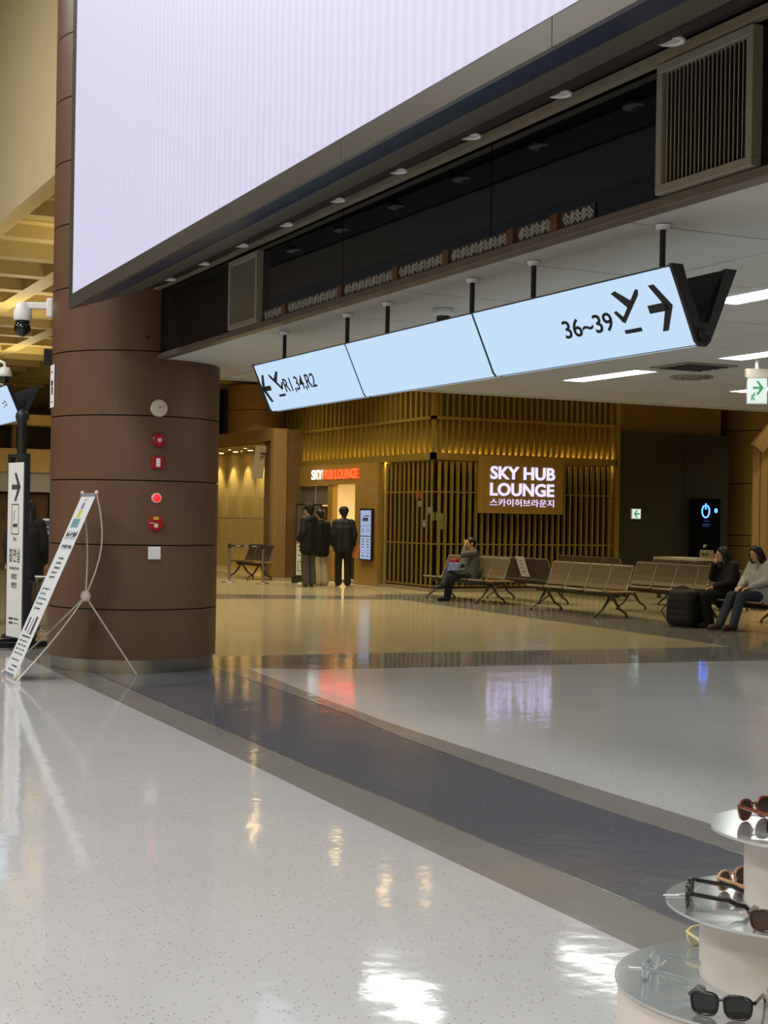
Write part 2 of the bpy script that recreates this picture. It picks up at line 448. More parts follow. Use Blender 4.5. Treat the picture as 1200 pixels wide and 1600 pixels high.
names = {0: 'lit linear ceiling light nearest the lounge facade, between sign and exit sign', 1: 'lit linear ceiling light just left of the green exit sign', 2: 'lit linear ceiling light beside the raised black end of the hanging sign'}
for k, (x, y0, y1) in enumerate(strips):
    t = thing('ceiling_light', (x, (y0 + y1) / 2, CZ), names.get(k, 'lit linear ceiling light recessed in the white panels, partly hidden or outside the picture'), 'ceiling light', group='linear lights in the low ceiling')
    MB().box(x - 0.13, x + 0.13, y0, y1, CZ - 0.012, CZ - 0.006).build('diffuser', M['panel_light'], t)
    f = MB(); e = 0.02
    f.box(x - 0.13 - e, x - 0.13, y0 - e, y1 + e, CZ - 0.016, CZ - 0.001).box(x + 0.13, x + 0.13 + e, y0 - e, y1 + e, CZ - 0.016, CZ - 0.001)
    f.box(x - 0.13, x + 0.13, y0 - e, y0, CZ - 0.016, CZ - 0.001).box(x - 0.13, x + 0.13, y1, y1 + e, CZ - 0.016, CZ - 0.001)
    f.build('frame', M['white'], t)
for (x, y, s, lb) in ((8.9, 11.5, 0.30, 'grey square air vent in the white ceiling near the middle light'), (9.5, 12.3, 0.22, 'round grey ceiling diffuser behind the square vent')):
    t = thing('ceiling_vent', (x, y, CZ), lb, 'vent')
    if s > 0.25:
        MB().box(x - s, x + s, y - s, y + s, CZ - 0.012, CZ - 0.001).build('frame', M['louvre'], t)
        for q in range(4): MB().box(x - s + 0.06, x + s - 0.06, y - s + 0.08 + q * 0.13, y - s + 0.13 + q * 0.13, CZ - 0.022, CZ - 0.012).build('slat', M['charcoal'], t)
    else:
        for q in range(3): MB().lathe([(s - q * 0.07, -0.001), (s - q * 0.07, -0.02 - q * 0.008), (s - q * 0.07 - 0.05, -0.014 - q * 0.008)], (x, y, CZ), 24).build('ring', M['louvre'], t)

# ---------------------------------------------------------------- brown column
CX, CY, CR = 4.313, 14.72, 0.851
colm = thing('column', (CX, CY, 0), 'large round column clad in brown wood panels on a steel plinth', 'column', kind='structure')
MB().lathe([(CR - 0.03, 0.0), (CR - 0.03, 0.135)], (CX, CY, 0), 64).build('plinth', M['steel'], colm)
MB().lathe([(CR - 0.02, 0.132), (CR - 0.02, 9.9)], (CX, CY, 0), 64).build('core', M['groove'], colm)
zj = [0.125] + [0.62 + 0.63 * k for k in range(15)]
for k in range(len(zj) - 1):
    z0, z1 = zj[k] + 0.006, zj[k + 1] - 0.006
    MB().lathe([(CR, z0), (CR, z1)], (CX, CY, 0), 72).lathe([(CR - 0.02, z0), (CR, z0)], (CX, CY, 0), 72).lathe([(CR, z1), (CR - 0.02, z1)], (CX, CY, 0), 72).build('wood_panel', M['column_wood'], colm)

# ---------------------------------------------------------------- screen box and bulkhead over the opening
def ledx(y): return 3.33 - (13.62 - y) * 0.020
Y0, Y1 = 13.62, 0.6
box = thing('trim_2', (3.3, 13.62, 3.45), 'dark bronze bulkhead that carries the big screen over the lounge opening', 'bulkhead', kind='structure')
def run(prof, y0, y1, name, m, bevel=0.0, parent=box):
    """profile of (offset from the screen plane, z) run along the bulkhead"""
    mb = MB().loft([[(ledx(y0) + a, y0, z) for a, z in prof], [(ledx(y1) + a, y1, z) for a, z in prof]])
    return mb.build(name, m, parent, bevel=bevel)
zb = 3.45
# bezel of the screen in runs of panels
for k in range(6):
    a, b = Y0 - k * 2.15, max(Y0 - (k + 1) * 2.15 + 0.006, Y1)
    run([(0.0, zb), (0.03, zb), (0.03, zb + 0.125), (0.0, zb + 0.125)], a, b, 'bezel_panel', M['dark_metal'])
for k in range(8):
    MB().box(ledx(Y0) - 0.002, ledx(Y0) + 0.03, Y0 - 0.17, Y0, zb + 0.128 + k * 0.75, zb + 0.122 + (k + 1) * 0.75).build('side_panel', M['dark_metal'], box)
run([(0.03, zb + 0.005), (1.2, zb + 0.41), (1.2, 10), (0.03, 10)], Y0 - 0.004, Y1, 'carcass', M['groove'])
# soffit strips rising towards the glass; front strip's reflected blue is in its colour
def sof(a): return zb + 0.001 + (a - 0.03) * 0.335
for (a, b, m) in ((0.031, 0.33, 'soffit_reflect'), (0.335, 0.70, 'tan'), (0.72, 0.90, 'trim_dark')):
    if m == 'soffit_reflect': mm = mat('blue_reflection_panel', (58, 66, 86), 0.3, 0.2)
    elif m == 'trim_dark': mm = mat('dark_brown_reveal', (60, 54, 46), 0.5, 0.2)
    else: mm = mat('taupe_soffit_metal', (112, 104, 92), 0.4, 0.25)
    run([(a, sof(a)), (b, sof(b)), (b, sof(b) + 0.02), (a, sof(a) + 0.02)], Y0 - 0.02, Y1, 'soffit_panel', mm)
# rail along the head of the glass
MB().loft([[(4.22, 13.87, 3.735), (4.28, 13.87, 3.735), (4.28, 13.87, 3.775), (4.22, 13.87, 3.775)], [(4.22, Y1, 3.765), (4.28, Y1, 3.765), (4.28, Y1, 3.805), (4.22, Y1, 3.805)]]).build('rail', M['tan_metal'], box)
# recessed soffit lights
for k in range(10):
    y = 12.9 - k * 0.93
    x = 4.07
    f = MB().lathe([(0.065, 0.0), (0.062, -0.010), (0.045, -0.008), (0.045, 0.02)], (x, y, sof(x - ledx(y))), 20).build('soffit_light', M['white'], box)
    MB().disc((x, y, sof(x - ledx(y)) - 0.004), 0.045, 20).build('lens', M['dim_lamp'], f)

led = thing('led_screen', (3.32, 13.45, 3.58), 'huge lit lavender-white LED screen above the lounge opening', 'screen')
MB().loft([[(ledx(Y0 - 0.17) - 0.004, Y0 - 0.17, zb + 0.125), (ledx(Y0 - 0.17) + 0.05, Y0 - 0.17, zb + 0.125), (ledx(Y0 - 0.17) + 0.05, Y0 - 0.17, 7.9), (ledx(Y0 - 0.17) - 0.004, Y0 - 0.17, 7.9)],
           [(ledx(Y1) - 0.004, Y1, zb + 0.125), (ledx(Y1) + 0.05, Y1, zb + 0.125), (ledx(Y1) + 0.05, Y1, 7.9), (ledx(Y1) - 0.004, Y1, 7.9)]]).build('display_face', M['led'], led)

# glass fascia between soffit and low ceiling
gl = thing('window_1', (4.3, 13.9, 3.12), 'black glass fascia panes under the screen bulkhead', 'glass fascia', kind='structure')
for (a, b) in ((13.88, 11.68), (11.67, 9.577), (9.567, 7.475), (7.465, 5.37), (5.36, 3.27), (3.26, 0.9)):
    MB().box(4.30, 4.315, a, b, 3.115, 3.79).build('pane', M['black_glass'] if a < 13 else mat('satin_black_panel', (16, 13, 11), 0.35, spec=0.3), gl)
MB().box(4.316, 4.36, 0.9, 13.88, 3.12, 3.9).build('backing', M['black'], gl)
structure(MB().box(4.27, 4.36, 0.9, 14.2, CZ - 0.005, 3.115), 'trim_3', M['trim_metal'], 'warm grey metal edge trim under the black glass', 'trim', bevel=0.004)
# louvred vents
def vent(y0, y1, z0, z1, label):
    t = thing('wall_vent', (4.28, (y0 + y1) / 2, z0), label, 'vent', group='louvred vents on the bulkhead')
    f = MB(); e = 0.045
    f.box(4.24, 4.30, y0, y1, z0, z0 + e).box(4.24, 4.30, y0, y1, z1 - e, z1).box(4.24, 4.30, y0, y0 + e, z0 + e, z1 - e).box(4.24, 4.30, y1 - e, y1, z0 + e, z1 - e)
    f.build('frame', M['louvre'], t, bevel=0.004)
    MB().box(4.285, 4.298, y0 + e, y1 - e, z0 + e, z1 - e).build('backing', M['black'], t)
    n = 20; s0 = None
    for k in range(n):
        y = y0 + e + (y1 - y0 - 2 * e) * (k + 0.5) / n
        c = Vector((4.267, y, (z0 + z1) / 2)); u = Vector((0.8, 0.6, 0))
        MB().obox(c, u, (-0.6, 0.8, 0), (0, 0, 1), 0.015, 0.0025, (z1 - z0) / 2 - e).build('louvre', M['louvre'], t)
vent(5.10, 5.80, 3.122, 3.745, 'large louvred metal vent at the upper right of the black glass')
vent(11.13, 11.80, 3.118, 3.695, 'small-looking louvred metal vent near the brown column')
# reflected fretwork, built as a raised band along the foot of the glass
fr = thing('lattice_reflection', (4.29, 10.6, 3.116), 'low band of grey fretwork panels with brown posts reflected in the black glass, added as relief', 'reflected_lattice')
M['fret'] = mat('reflected_grey_fret', (156, 150, 140), 0.5, vary=0.05)
M['fret_back'] = mat('reflected_fret_ground', (50, 48, 46), 0.7)
M['reflected_post'] = mat('reflected_post', (92, 62, 38), 0.5)
posts = [11.05, 10.62, 9.57, 8.68, 7.98, 7.21, 6.75, 6.35]
FT = 3.205
for y in posts[1:-1]: MB().box(4.272, 4.298, y - 0.035, y + 0.035, 3.116, FT).build('post', M['reflected_post'], fr)
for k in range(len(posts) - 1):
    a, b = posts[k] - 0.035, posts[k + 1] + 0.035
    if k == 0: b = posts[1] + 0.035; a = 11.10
    pn = MB().box(4.292, 4.299, b, a, 3.116, FT).build('reflected_fret_panel', M['fret_back'], fr)
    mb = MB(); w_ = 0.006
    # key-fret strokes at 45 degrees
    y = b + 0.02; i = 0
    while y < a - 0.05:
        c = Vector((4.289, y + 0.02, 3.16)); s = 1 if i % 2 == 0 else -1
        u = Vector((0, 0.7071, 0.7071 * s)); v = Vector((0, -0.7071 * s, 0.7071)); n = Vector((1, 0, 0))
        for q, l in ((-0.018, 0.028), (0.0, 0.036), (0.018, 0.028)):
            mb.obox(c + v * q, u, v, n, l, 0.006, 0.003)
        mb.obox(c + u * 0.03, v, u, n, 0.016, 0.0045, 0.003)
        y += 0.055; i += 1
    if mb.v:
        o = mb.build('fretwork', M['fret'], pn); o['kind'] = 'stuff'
# ---------------------------------------------------------------- hanging V-shaped direction sign
sg = thing('hanging_sign', (4.53, 8.6, 2.44), 'long lit V-shaped hanging direction sign reading 36~39 and R1,34,R2', 'sign')
AX = 4.53; ZT, ZB = 2.80, 2.44
fdir = Vector((0.16, 0, -0.36)).normalized(); fnrm = Vector((-0.36, 0, -0.16)).normalized()
def facept(y, z): return Vector((4.34 + (2.80 - z) * (0.16 / 0.36), y, z))
def sign_module(y0, y1, parent, mirror=1, ax=AX, lit=True):
    """front (mirror=1) or rear (mirror=-1) leaf between y0 and y1: casing and rounded lit face"""
    def X(a): return ax + mirror * a
    prof = [(-0.19, 2.80), (-0.03, 2.44), (-0.012, 2.425), (0.02, 2.43), (0.02, 2.50), (-0.13, 2.80)]
    cs = MB().loft([[(X(a), y0, z) for a, z in prof], [(X(a), y1, z) for a, z in prof]]).build('casing', M['black'], parent)
    if lit:
        fp = [(-0.194, 2.79), (-0.04, 2.446), (-0.02, 2.424), (-0.012, 2.43), (-0.035, 2.452), (-0.185, 2.79)]
        MB().loft([[(X(a), y0 + 0.012, z) for a, z in fp], [(X(a), y1 - 0.012, z) for a, z in fp]]).build('lit_face', M['sign_face'], cs)
mods = [(5.80, 7.745), (7.755, 9.595), (9.605, 11.42)]
for (a, b) in mods:
    sign_module(a, b, sg, 1); sign_module(a, b, sg, -1)
for ye in (5.80, 11.42):
    e = 0.02 if ye > 6 else -0.02
    prof = [(-0.20, 2.805), (-0.045, 2.44), (-0.02, 2.415), (0.02, 2.415), (0.045, 2.44), (0.20, 2.805), (0.13, 2.805), (0.03, 2.53), (-0.03, 2.53), (-0.13, 2.805)]
    MB().loft([[(AX + a, ye, z) for a, z in prof], [(AX + a, ye + e, z) for a, z in prof]]).build('end_cap', M['black'], sg)
    MB().lathe([(0.0, 0), (0.032, 0), (0.032, -0.012), (0.0, -0.012)], (AX, ye + e, 2.475), 20, axis='y').build('end_boss', M['black'], sg)
MB().tube([(AX, 5.8, 2.475), (AX, 11.42, 2.475)], 0.028, 10).build('spine', M['black'], sg)
for y in (6.12, 7.36, 8.09, 9.30, 9.98, 11.22):
    r = MB().tube([(AX, y, 2.48), (AX, y, CZ - 0.01)], 0.016, 10).build('hanger_rod', M['black'], sg)
    MB().lathe([(0.0, CZ - 0.03), (0.035, CZ - 0.03), (0.04, CZ - 0.005)], (AX, y, 0), 16).build('ceiling_plate', M['white'], r)
RT = Vector((0, -1, 0)); UP = -fdir
def on_face(y, z): return facept(y, z) + fnrm * 0.012
def faceh(z0, z1): return (z1 - z0) / abs(fdir.z)
lettering('36~39', 'lettering', M['sign_ink'], sg, on_face(6.85, 2.557), RT, UP, 0.465, faceh(2.557, 2.652), 0.012)
lettering('R1,34,R2', 'lettering', M['sign_ink'], sg, on_face(10.93, 2.535), RT, UP, 0.62, faceh(2.535, 2.655), 0.006)
def stroke(p, q, w):
    (x0, y0), (x1, y1) = p, q; L = math.hypot(x1 - x0, y1 - y0); nx_, ny_ = -(y1 - y0) / L * w, (x1 - x0) / L * w
    return [(x0 + nx_, y0 + ny_), (x0 - nx_, y0 - ny_), (x1 - nx_, y1 - ny_), (x1 + nx_, y1 + ny_)]
def arrow_right(s):
    k = s
    return [[(0, -.11 * k), (.84 * k, -.11 * k), (.84 * k, .11 * k), (0, .11 * k)],
            [(.28 * k, .62 * k), (.52 * k, .62 * k), (1.0 * k, .0), (.70 * k, .0)], [(.70 * k, .0), (1.0 * k, .0), (.52 * k, -.62 * k), (.28 * k, -.62 * k)]]
def plane_up(s, flip=1):
    f = flip
    def m(pts): return [(a * s * f, b * s) for a, b in pts]
    return [m([(-.55, -.32), (-.40, -.40), (.62, .34), (.70, .50), (.56, .52), (.44, .42)]),     # fuselage climbing to the right
            m([(-.62, .55), (-.40, .60), (.22, .22), (-.02, .02)]),                                # wing
            m([(-.78, -.02), (-.64, .02), (-.36, -.24), (-.50, -.34)]),                            # tail
            m([(-.55, -.72), (.28, -.72), (.28, -.60), (-.55, -.60)])]                             # runway bar
outline(arrow_right(0.195), 'arrow', M['sign_ink'], sg, on_face(6.06, 2.622), RT, UP)
outline(plane_up(0.175), 'aeroplane_symbol', M['sign_ink'], sg, on_face(6.215, 2.645), RT, UP)
outline([[(-a, b) for a, b in p] for p in arrow_right(0.19)], 'arrow', M['sign_ink'], sg, on_face(11.215, 2.605), RT, UP)
outline(plane_up(0.16, -1), 'aeroplane_symbol', M['sign_ink'], sg, on_face(11.06, 2.632), RT, UP)

# ---------------------------------------------------------------- small things on the low ceiling
M['black_gloss'] = mat('black_dome', (10, 10, 12), 0.08, coat=0.5)
dc = thing('dome_camera', (5.008, 9.363, CZ), 'white dome security camera on the ceiling above the middle sign panel', 'camera')
MB().lathe([(0.0, -0.002), (0.075, -0.002), (0.078, -0.03), (0.07, -0.055), (0.0, -0.058)], (5.008, 9.363, CZ), 24).build('housing', M['white'], dc)
MB().lathe([(0.05, -0.055), (0.052, -0.075), (0.04, -0.105), (0.02, -0.12), (0.0, -0.123)], (5.008, 9.363, CZ), 24).build('dome', M['black_gloss'], dc)
ex = thing('exit_sign', (8.93, 10.6, 2.66), 'hanging green-arrow emergency exit sign at the right edge of the picture', 'sign')
M['exit_white'] = glow('exit_sign_face', (222, 240, 228), 0.95)
M['exit_green'] = glow('exit_sign_green', (40, 176, 110), 0.6)
vX = Vector((math.cos(YAW), -math.sin(YAW), 0)); vY = Vector((math.sin(YAW), math.cos(YAW), 0))   # facing the viewer's side of the hall
c0 = Vector((8.95, 10.62, 2.775))
MB().obox(c0 + vY * 0.03, vX, (0, 0, 1), vY, 0.088, 0.12, 0.028).build('body', M['white'], ex)
MB().obox(c0, vX, (0, 0, 1), vY, 0.080, 0.112, 0.004).build('face', M['exit_white'], ex)
outline([[(a - 0.045, b) for a, b in p] for p in arrow_right(0.10)], 'arrow', M['exit_green'], ex, c0 - vY * 0.005 + Vector((0, 0, 0.025)) + vX * 0.0, vX, (0, 0, 1))
outline([stroke((-.055, -.09), (-.05, -.05), .006), stroke((-.03, -.09), (-.04, -.06), .006), stroke((-.05, -.05), (-.03, -.03), .008), [(-.036, -.028), (-.024, -.028), (-.024, -.016), (-.036, -.016)], stroke((-.06, -.045), (-.02, -.045), .004)], 'running_figure', M['exit_green'], ex, c0 - vY * 0.005, vX, (0, 0, 1))
MB().obox(c0 + vY * 0.03 + Vector((0, 0, 0.16)), vX, (0, 0, 1), vY, 0.11, 0.04, 0.04).build('mount', M['louvre'], ex)
MB().tube([c0 + vY * 0.03 + Vector((0, 0, 0.2)), c0 + vY * 0.03 + Vector((0, 0, 0.285))], 0.02, 8).build('hanger_rod', M['white'], ex)

# ---------------------------------------------------------------- sky lounge
LX, LY, LTOP = 14.72, 27.87, 5.7
lf = thing('wall_lounge_side', (LX, LY, 0), 'gold slatted lounge wall with the entrance, receding to the left', 'wall', kind='structure')
lr = thing('wall_lounge_front', (LX, LY, 0), 'gold slatted lounge wall behind the seats, carrying the lit name board', 'wall', kind='structure')
ZB2, ZM, = 2.90, 3.73
MB().box(LX + 0.10, LX + 0.16, LY, 36.2, ZB2, LTOP).build('back_panel', M['gold_back'], lf)
MB().box(LX + 0.16, 19.44, LY + 0.10, LY + 0.16, ZB2, LTOP).build('back_panel', M['gold_back'], lr)
def slats_side(y0, y1, z0, z1, pitch, wide, par):
    n = int(round((y1 - y0) / pitch)); s0 = None
    for k in range(n + 1):
        y = y0 + (y1 - y0) * k / n
        if s0 is None:
            s0 = MB().box(-0.03, 0.05 if z1 > 3 else 0.0, -wide / 2, wide / 2, z0, z1).build('slat', M['gold'], par, local=True); s0.location = (0, y - LY, 0)
        else: share(s0, par, (0, y - LY, 0))
def slats_front(x0, x1, z0, z1, pitch, wide, par):
    n = int(round((x1 - x0) / pitch)); s0 = None
    for k in range(n + 1):
        x = x0 + (x1 - x0) * k / n
        if s0 is None:
            s0 = MB().box(-wide / 2, wide / 2, -0.03, 0.05, z0, z1).build('slat', M['gold'], par, local=True); s0.location = (x - LX, 0, 0)
        else: share(s0, par, (x - LX, 0, 0))
slats_side(LY + 0.02, 36.1, ZB2, LTOP, 0.255, 0.075, lf)
slats_front(LX + 0.16, 19.40, ZB2, LTOP, 0.152, 0.05, lr)
slats_side(LY + 0.02, 30.3, 0.10, ZB2 - 0.1, 0.21, 0.04, lf)
slats_side(35.3, 36.1, 0.10, ZB2 - 0.1, 0.2, 0.05, lf)
slats_front(LX + 0.16, 19.40, 0.10, ZB2 - 0.1, 0.152, 0.042, lr)
for (z, h, d) in ((ZM, 0.03, 0.05), (ZB2 - 0.03, 0.04, 0.05)):
    MB().box(LX - 0.06, LX + 0.05, LY - 0.06, 36.15, z - h, z + h + (0.07 if z < 3 else 0)).build('rail', M['gold'], lf)
    MB().box(LX - 0.06, 19.42, LY - 0.06, LY + 0.05, z - h, z + h + (0.07 if z < 3 else 0)).build('rail', M['gold'], lr)
for z in (2.14, 1.02, 0.12):
    MB().box(LX - 0.01, LX + 0.02, LY, 30.35, z - 0.014, z + 0.014).build('rail', M['gold'], lf)
    MB().box(LX, 19.42, LY - 0.01, LY + 0.02, z - 0.014, z + 0.014).build('rail', M['gold'], lr)
    MB().box(LX - 0.01, LX + 0.02, 35.2, 36.15, z - 0.014, z + 0.014).build('rail', M['gold'], lf)
MB().box(LX + 0.12, LX + 0.14, LY + 0.12, 30.35, 0.06, ZB2).build('pane', M['tinted'], lf)
MB().box(LX + 0.12, 19.4, LY + 0.12, LY + 0.14, 0.06, ZB2).build('pane', M['tinted'], lr)
MB().box(LX - 0.06, LX + 0.2, LY - 0.06, 36.15, 0.0, 0.06).build('kerb', M['tan_metal'], lf)
MB().box(LX + 0.2, 19.42, LY - 0.06, LY + 0.2, 0.0, 0.06).build('kerb', M['tan_metal'], lr)
MB().box(19.38, 19.50, LY - 0.06, LY + 0.2, 0.0, LTOP).build('corner_post', M['gold'], lr)
# warm wash lights hidden at the foot of the upper slats
M['wash'] = glow('warm_wash_strip', (255, 218, 118), 55.0)
MB().box(LX + 0.06, LX + 0.09, LY + 0.1, 36.1, ZB2 + 0.01, ZB2 + 0.03).build('light_strip', M['wash'], lf)
MB().box(LX + 0.2, 19.38, LY + 0.06, LY + 0.09, ZB2 + 0.01, ZB2 + 0.03).build('light_strip', M['wash'], lr)
# entrance portal
MB().box(LX - 0.10, LX + 0.06, 30.36, 35.18, 2.35, 2.84).build('portal_header', M['gold_polish'], lf)
MB().box(LX - 0.10, LX + 0.06, 30.36, 31.61, 0.0, 2.348).build('portal_pillar', M['gold_polish'], lf)
MB().box(LX - 0.08, LX + 0.06, 32.97, 33.25, 0.0, 2.348).build('door_post', M['gold_polish'], lf)
MB().box(LX - 0.10, LX + 0.06, 35.06, 35.18, 0.0, 2.348).build('door_post', M['gold_polish'], lf)
M['grey_glass'] = mat('frosted_grey_glass', (104, 96, 84), 0.25)
for (a, b) in ((33.26, 34.13), (34.16, 35.05)):
    MB().box(LX - 0.02, LX + 0.0, a, b, 1.86, 2.345).build('transom_pane', M['grey_glass'], lf)
    MB().box(LX - 0.02, LX + 0.0, a, b, 0.06, 1.83).build('door_pane', mat('dark_bronze_glass', (60, 46, 26), 0.15), lf)
# lit vestibule seen through the open door
M['vestibule'] = mat('cream_vestibule', (214, 192, 150), 0.6)
MB().box(17.6, 17.7, 30.4, 36, 0, 2.8).build('vestibule_wall', M['vestibule'], lf)
MB().box(LX - 0.04, 17.7, 30.37, 30.45, 0, 2.8).build('vestibule_wall', M['vestibule'], lf)
MB().box(LX + 0.2, 17.7, 36.0, 36.1, 0, 2.8).build('vestibule_wall', M['vestibule'], lf)
MB().box(LX + 0.2, 17.7, 30.4, 36.1, 2.8, 2.86).build('vestibule_ceiling', M['vestibule'], lf)
MB().box(16.2, 16.26, 32.0, 33.6, 0, 2.2).build('inner_door_leaf', mat('pale_oak_leaf', (198, 164, 104), 0.5), lf)
MB().box(17.52, 17.58, 34.0, 34.6, 0.4, 1.6).build('inner_poster', mat('pale_blue_poster', (150, 170, 200), 0.6), lf)
area_lamp('vestibule_lamp', (16.0, 33.2, 2.74), 1.6, 230, (1.0, 0.9, 0.62))
# lounge interior behind the smoked glass
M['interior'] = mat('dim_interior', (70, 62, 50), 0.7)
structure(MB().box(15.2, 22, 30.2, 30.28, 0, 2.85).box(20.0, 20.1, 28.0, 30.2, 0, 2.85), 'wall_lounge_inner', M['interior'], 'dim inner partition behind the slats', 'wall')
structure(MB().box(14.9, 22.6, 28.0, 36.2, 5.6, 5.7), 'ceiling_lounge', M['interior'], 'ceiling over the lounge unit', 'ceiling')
M['bar_glow'] = glow('bar_shelf_glow', (210, 220, 120), 1.4); M['bar_red'] = glow('red_lamp', (255, 60, 50), 2.0); M['bar_white'] = glow('small_white_lamp', (240, 236, 210), 1.6)
sh = thing('back_bar', (16.2, 29.9, 0), 'dim lit shelf unit glimpsed between the slats left of the name board', 'shelf')
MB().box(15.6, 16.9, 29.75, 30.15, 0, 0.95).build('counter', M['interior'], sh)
for (x, z, m, s) in ((15.45, 2.1, 'bar_red', .05), (15.5, 1.9, 'bar_white', .04), (15.75, 1.75, 'bar_white', .05), (15.9, 1.62, 'bar_glow', .06), (16.1, 1.58, 'bar_glow', .07), (15.6, 1.45, 'bar_white', .05), (16.05, 1.40, 'bar_glow', .05)):
    MB().box(x - s, x + s, 29.9, 30.0, z - s * 1.6, z + s * 1.6).build('bottle_lamp', M[m], sh)
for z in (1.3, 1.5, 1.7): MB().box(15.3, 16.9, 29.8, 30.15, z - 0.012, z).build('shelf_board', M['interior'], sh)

# entrance lettering
M['sign_white'] = glow('white_letter_light', (240, 250, 255), 3.0); M['sign_red'] = glow('red_letter_light', (255, 58, 26), 5.0); M['sign_violet'] = glow('violet_white_letter_light', (205, 198, 255), 1.5)
es = thing('entrance_sign', (LX - 0.1, 33.1, 2.5), 'lit SKY HUB LOUNGE lettering in white and red over the lounge entrance', 'sign')
lettering('SKY', 'white_letters', M['sign_white'], es, (LX - 0.125, 34.19, 2.495), (0, -1, 0), (0, 0, 1), 0.68, 0.235, 0.006, 0.006)
lettering('HUB LOUNGE', 'red_letters', M['sign_red'], es, (LX - 0.125, 33.47, 2.49), (0, -1, 0), (0, 0, 1), 2.02, 0.23, 0.0, 0.006)
for y in (34.0, 33.3, 32.6, 31.9): MB().box(LX - 0.125, LX - 0.1, y - 0.02, y + 0.02, 2.47, 2.49).build('bracket', M['charcoal'], es)

# information screen on the pillar
iscr = thing('info_screen', (LX - 0.12, 30.87, 0.56), 'tall lit portrait screen on the gold pillar beside the lounge door', 'screen')
MB().box(LX - 0.16, LX - 0.102, 30.54, 31.20, 0.565, 1.77).build('bezel', M['black'], iscr)
M['scr_blue'] = glow('portrait_screen_glow', (176, 192, 232), 0.75); M['scr_ink'] = mat('screen_ink', (60, 70, 100), 0.6)
MB().box(LX - 0.165, LX - 0.155, 30.59, 31.15, 0.60, 1.73).build('display_face', M['scr_blue'], iscr)
mb = MB()
for (z, h, ws) in ((1.60, .012, ((30.98, 31.3),)), (1.54, .02, ((31.05, 31.4),)), (1.50, .02, ((31.05, 31.4),)), (1.37, .004, ((30.9, 31.52),)), (1.29, .008, ((31.3, 31.45), (31.0, 31.1))), (1.24, .008, ((31.3, 31.45), (31.0, 31.1))), (1.13, .012, ((30.9, 31.52),)), (1.06, .01, ((31.3, 31.42), (30.98, 31.12))), (1.0, .01, ((31.3, 31.42), (30.98, 31.12))), (.94, .01, ((31.3, 31.42), (30.98, 31.12))), (.88, .01, ((31.3, 31.42), (30.98, 31.12))), (.80, .008, ((30.98, 31.1),)), (.74, .008, ((31.3, 31.4), (30.98, 31.1))), (.67, .01, ((31.3, 31.42), (30.98, 31.12)))):
    for (a, b) in ws: mb.box(LX - 0.1665, LX - 0.165, 30.59 + (a - 30.89) * .87, 30.59 + (b - 30.89) * .87, z - h, z + h)
o = mb.build('display_lines', M['scr_ink'], iscr); o['kind'] = 'stuff'

# name board on the slats
nb = thing('name_board', (16.95, LY - 0.1, 1.7), 'gold board with lit letters SKY HUB LOUNGE and Korean lettering on the slatted wall', 'sign')
MB().box(15.775, 17.885, LY - 0.22, LY - 0.065, 1.70, 2.955).build('board', M['gold_polish'], nb, bevel=0.01)
yb = LY - 0.23
lettering('SKY HUB', 'lit_letters', M['sign_violet'], nb, (16.0, yb, 2.44), (1, 0, 0), (0, 0, 1), 1.65, 0.285, 0.028, 0.012)
lettering('LOUNGE', 'lit_letters', M['sign_violet'], nb, (16.0, yb, 2.08), (1, 0, 0), (0, 0, 1), 1.63, 0.285, 0.028, 0.012)
lettering('스카이허브라운지', 'korean_letters', M['sign_violet'], nb, (16.0, yb, 1.855), (1, 0, 0), (0, 0, 1), 1.63, 0.165, 0.0, 0.008)

# dark panel wall, wooden wall above, right-hand column
bp = thing('wall_dark_panel', (21.0, LY, 0), 'dark stained timber panel wall to the right of the lounge', 'wall', kind='structure')
for (a, b) in ((19.51, 21.30), (21.31, 22.61)): MB().box(a, b, LY - 0.05, LY + 0.1, 0, 3.645).build('panel', M['black_panel'], bp)
structure(MB().box(19.51, 22.5, LY + 0.12, LY + 0.3, 0, 5.7), 'wall_wood_upper', M['oak_dark'], 'walnut-brown wall strip above the dark panel', 'wall')
def wood_column(px, py, r, joints, label, top=5.7):
    t = thing('wood_column', (px, py, 0), label, 'column', kind='structure')
    MB().lathe([(r - 0.02, 0), (r - 0.02, top)], (px, py, 0), 48).build('core', M['groove'], t)
    zs = [0.0] + joints + [top]
    for k in range(len(zs) - 1): MB().lathe([(r, zs[k] + 0.012), (r, zs[k + 1] - 0.012)], (px, py, 0), 48).build('wood_panel', M['oak'], t)
wood_column(24.56, 29.02, 0.95, [1.02, 1.28, 2.55, 3.85], 'pale oak-clad round column at the right edge of the picture')
wood_column(17.0, 44.2, 1.0, [1.4, 2.8, 4.9], 'oak-clad round column far behind, above the glass pavilion')
# oak plank screen with a sloping head at the far right
pw = thing('wall_oak_screen', (21.2, 24.2, 0), 'oak plank screen wall with a sloping head at the right edge', 'wall', kind='structure')
for k in range(12):
    c = Vector((20.85, 24.75, 0)) + vX * (0.16 * k)
    MB().obox(c + Vector((0, 0, 1.65)), vX, vY, (0, 0, 1), 0.074, 0.05 + 0.012 * (k % 2), 1.65).build('plank', M['oak'], pw)
sl = Vector((vX.x * 0.62, vX.y * 0.62, 0.78)).normalized(); sv = sl.cross(vY).normalized()
MB().obox(Vector((20.86, 24.66, 3.24)) + sl * 0.9, sl, sv, vY, 1.0, 0.14, 0.12).build('sloping_beam', M['oak'], pw)
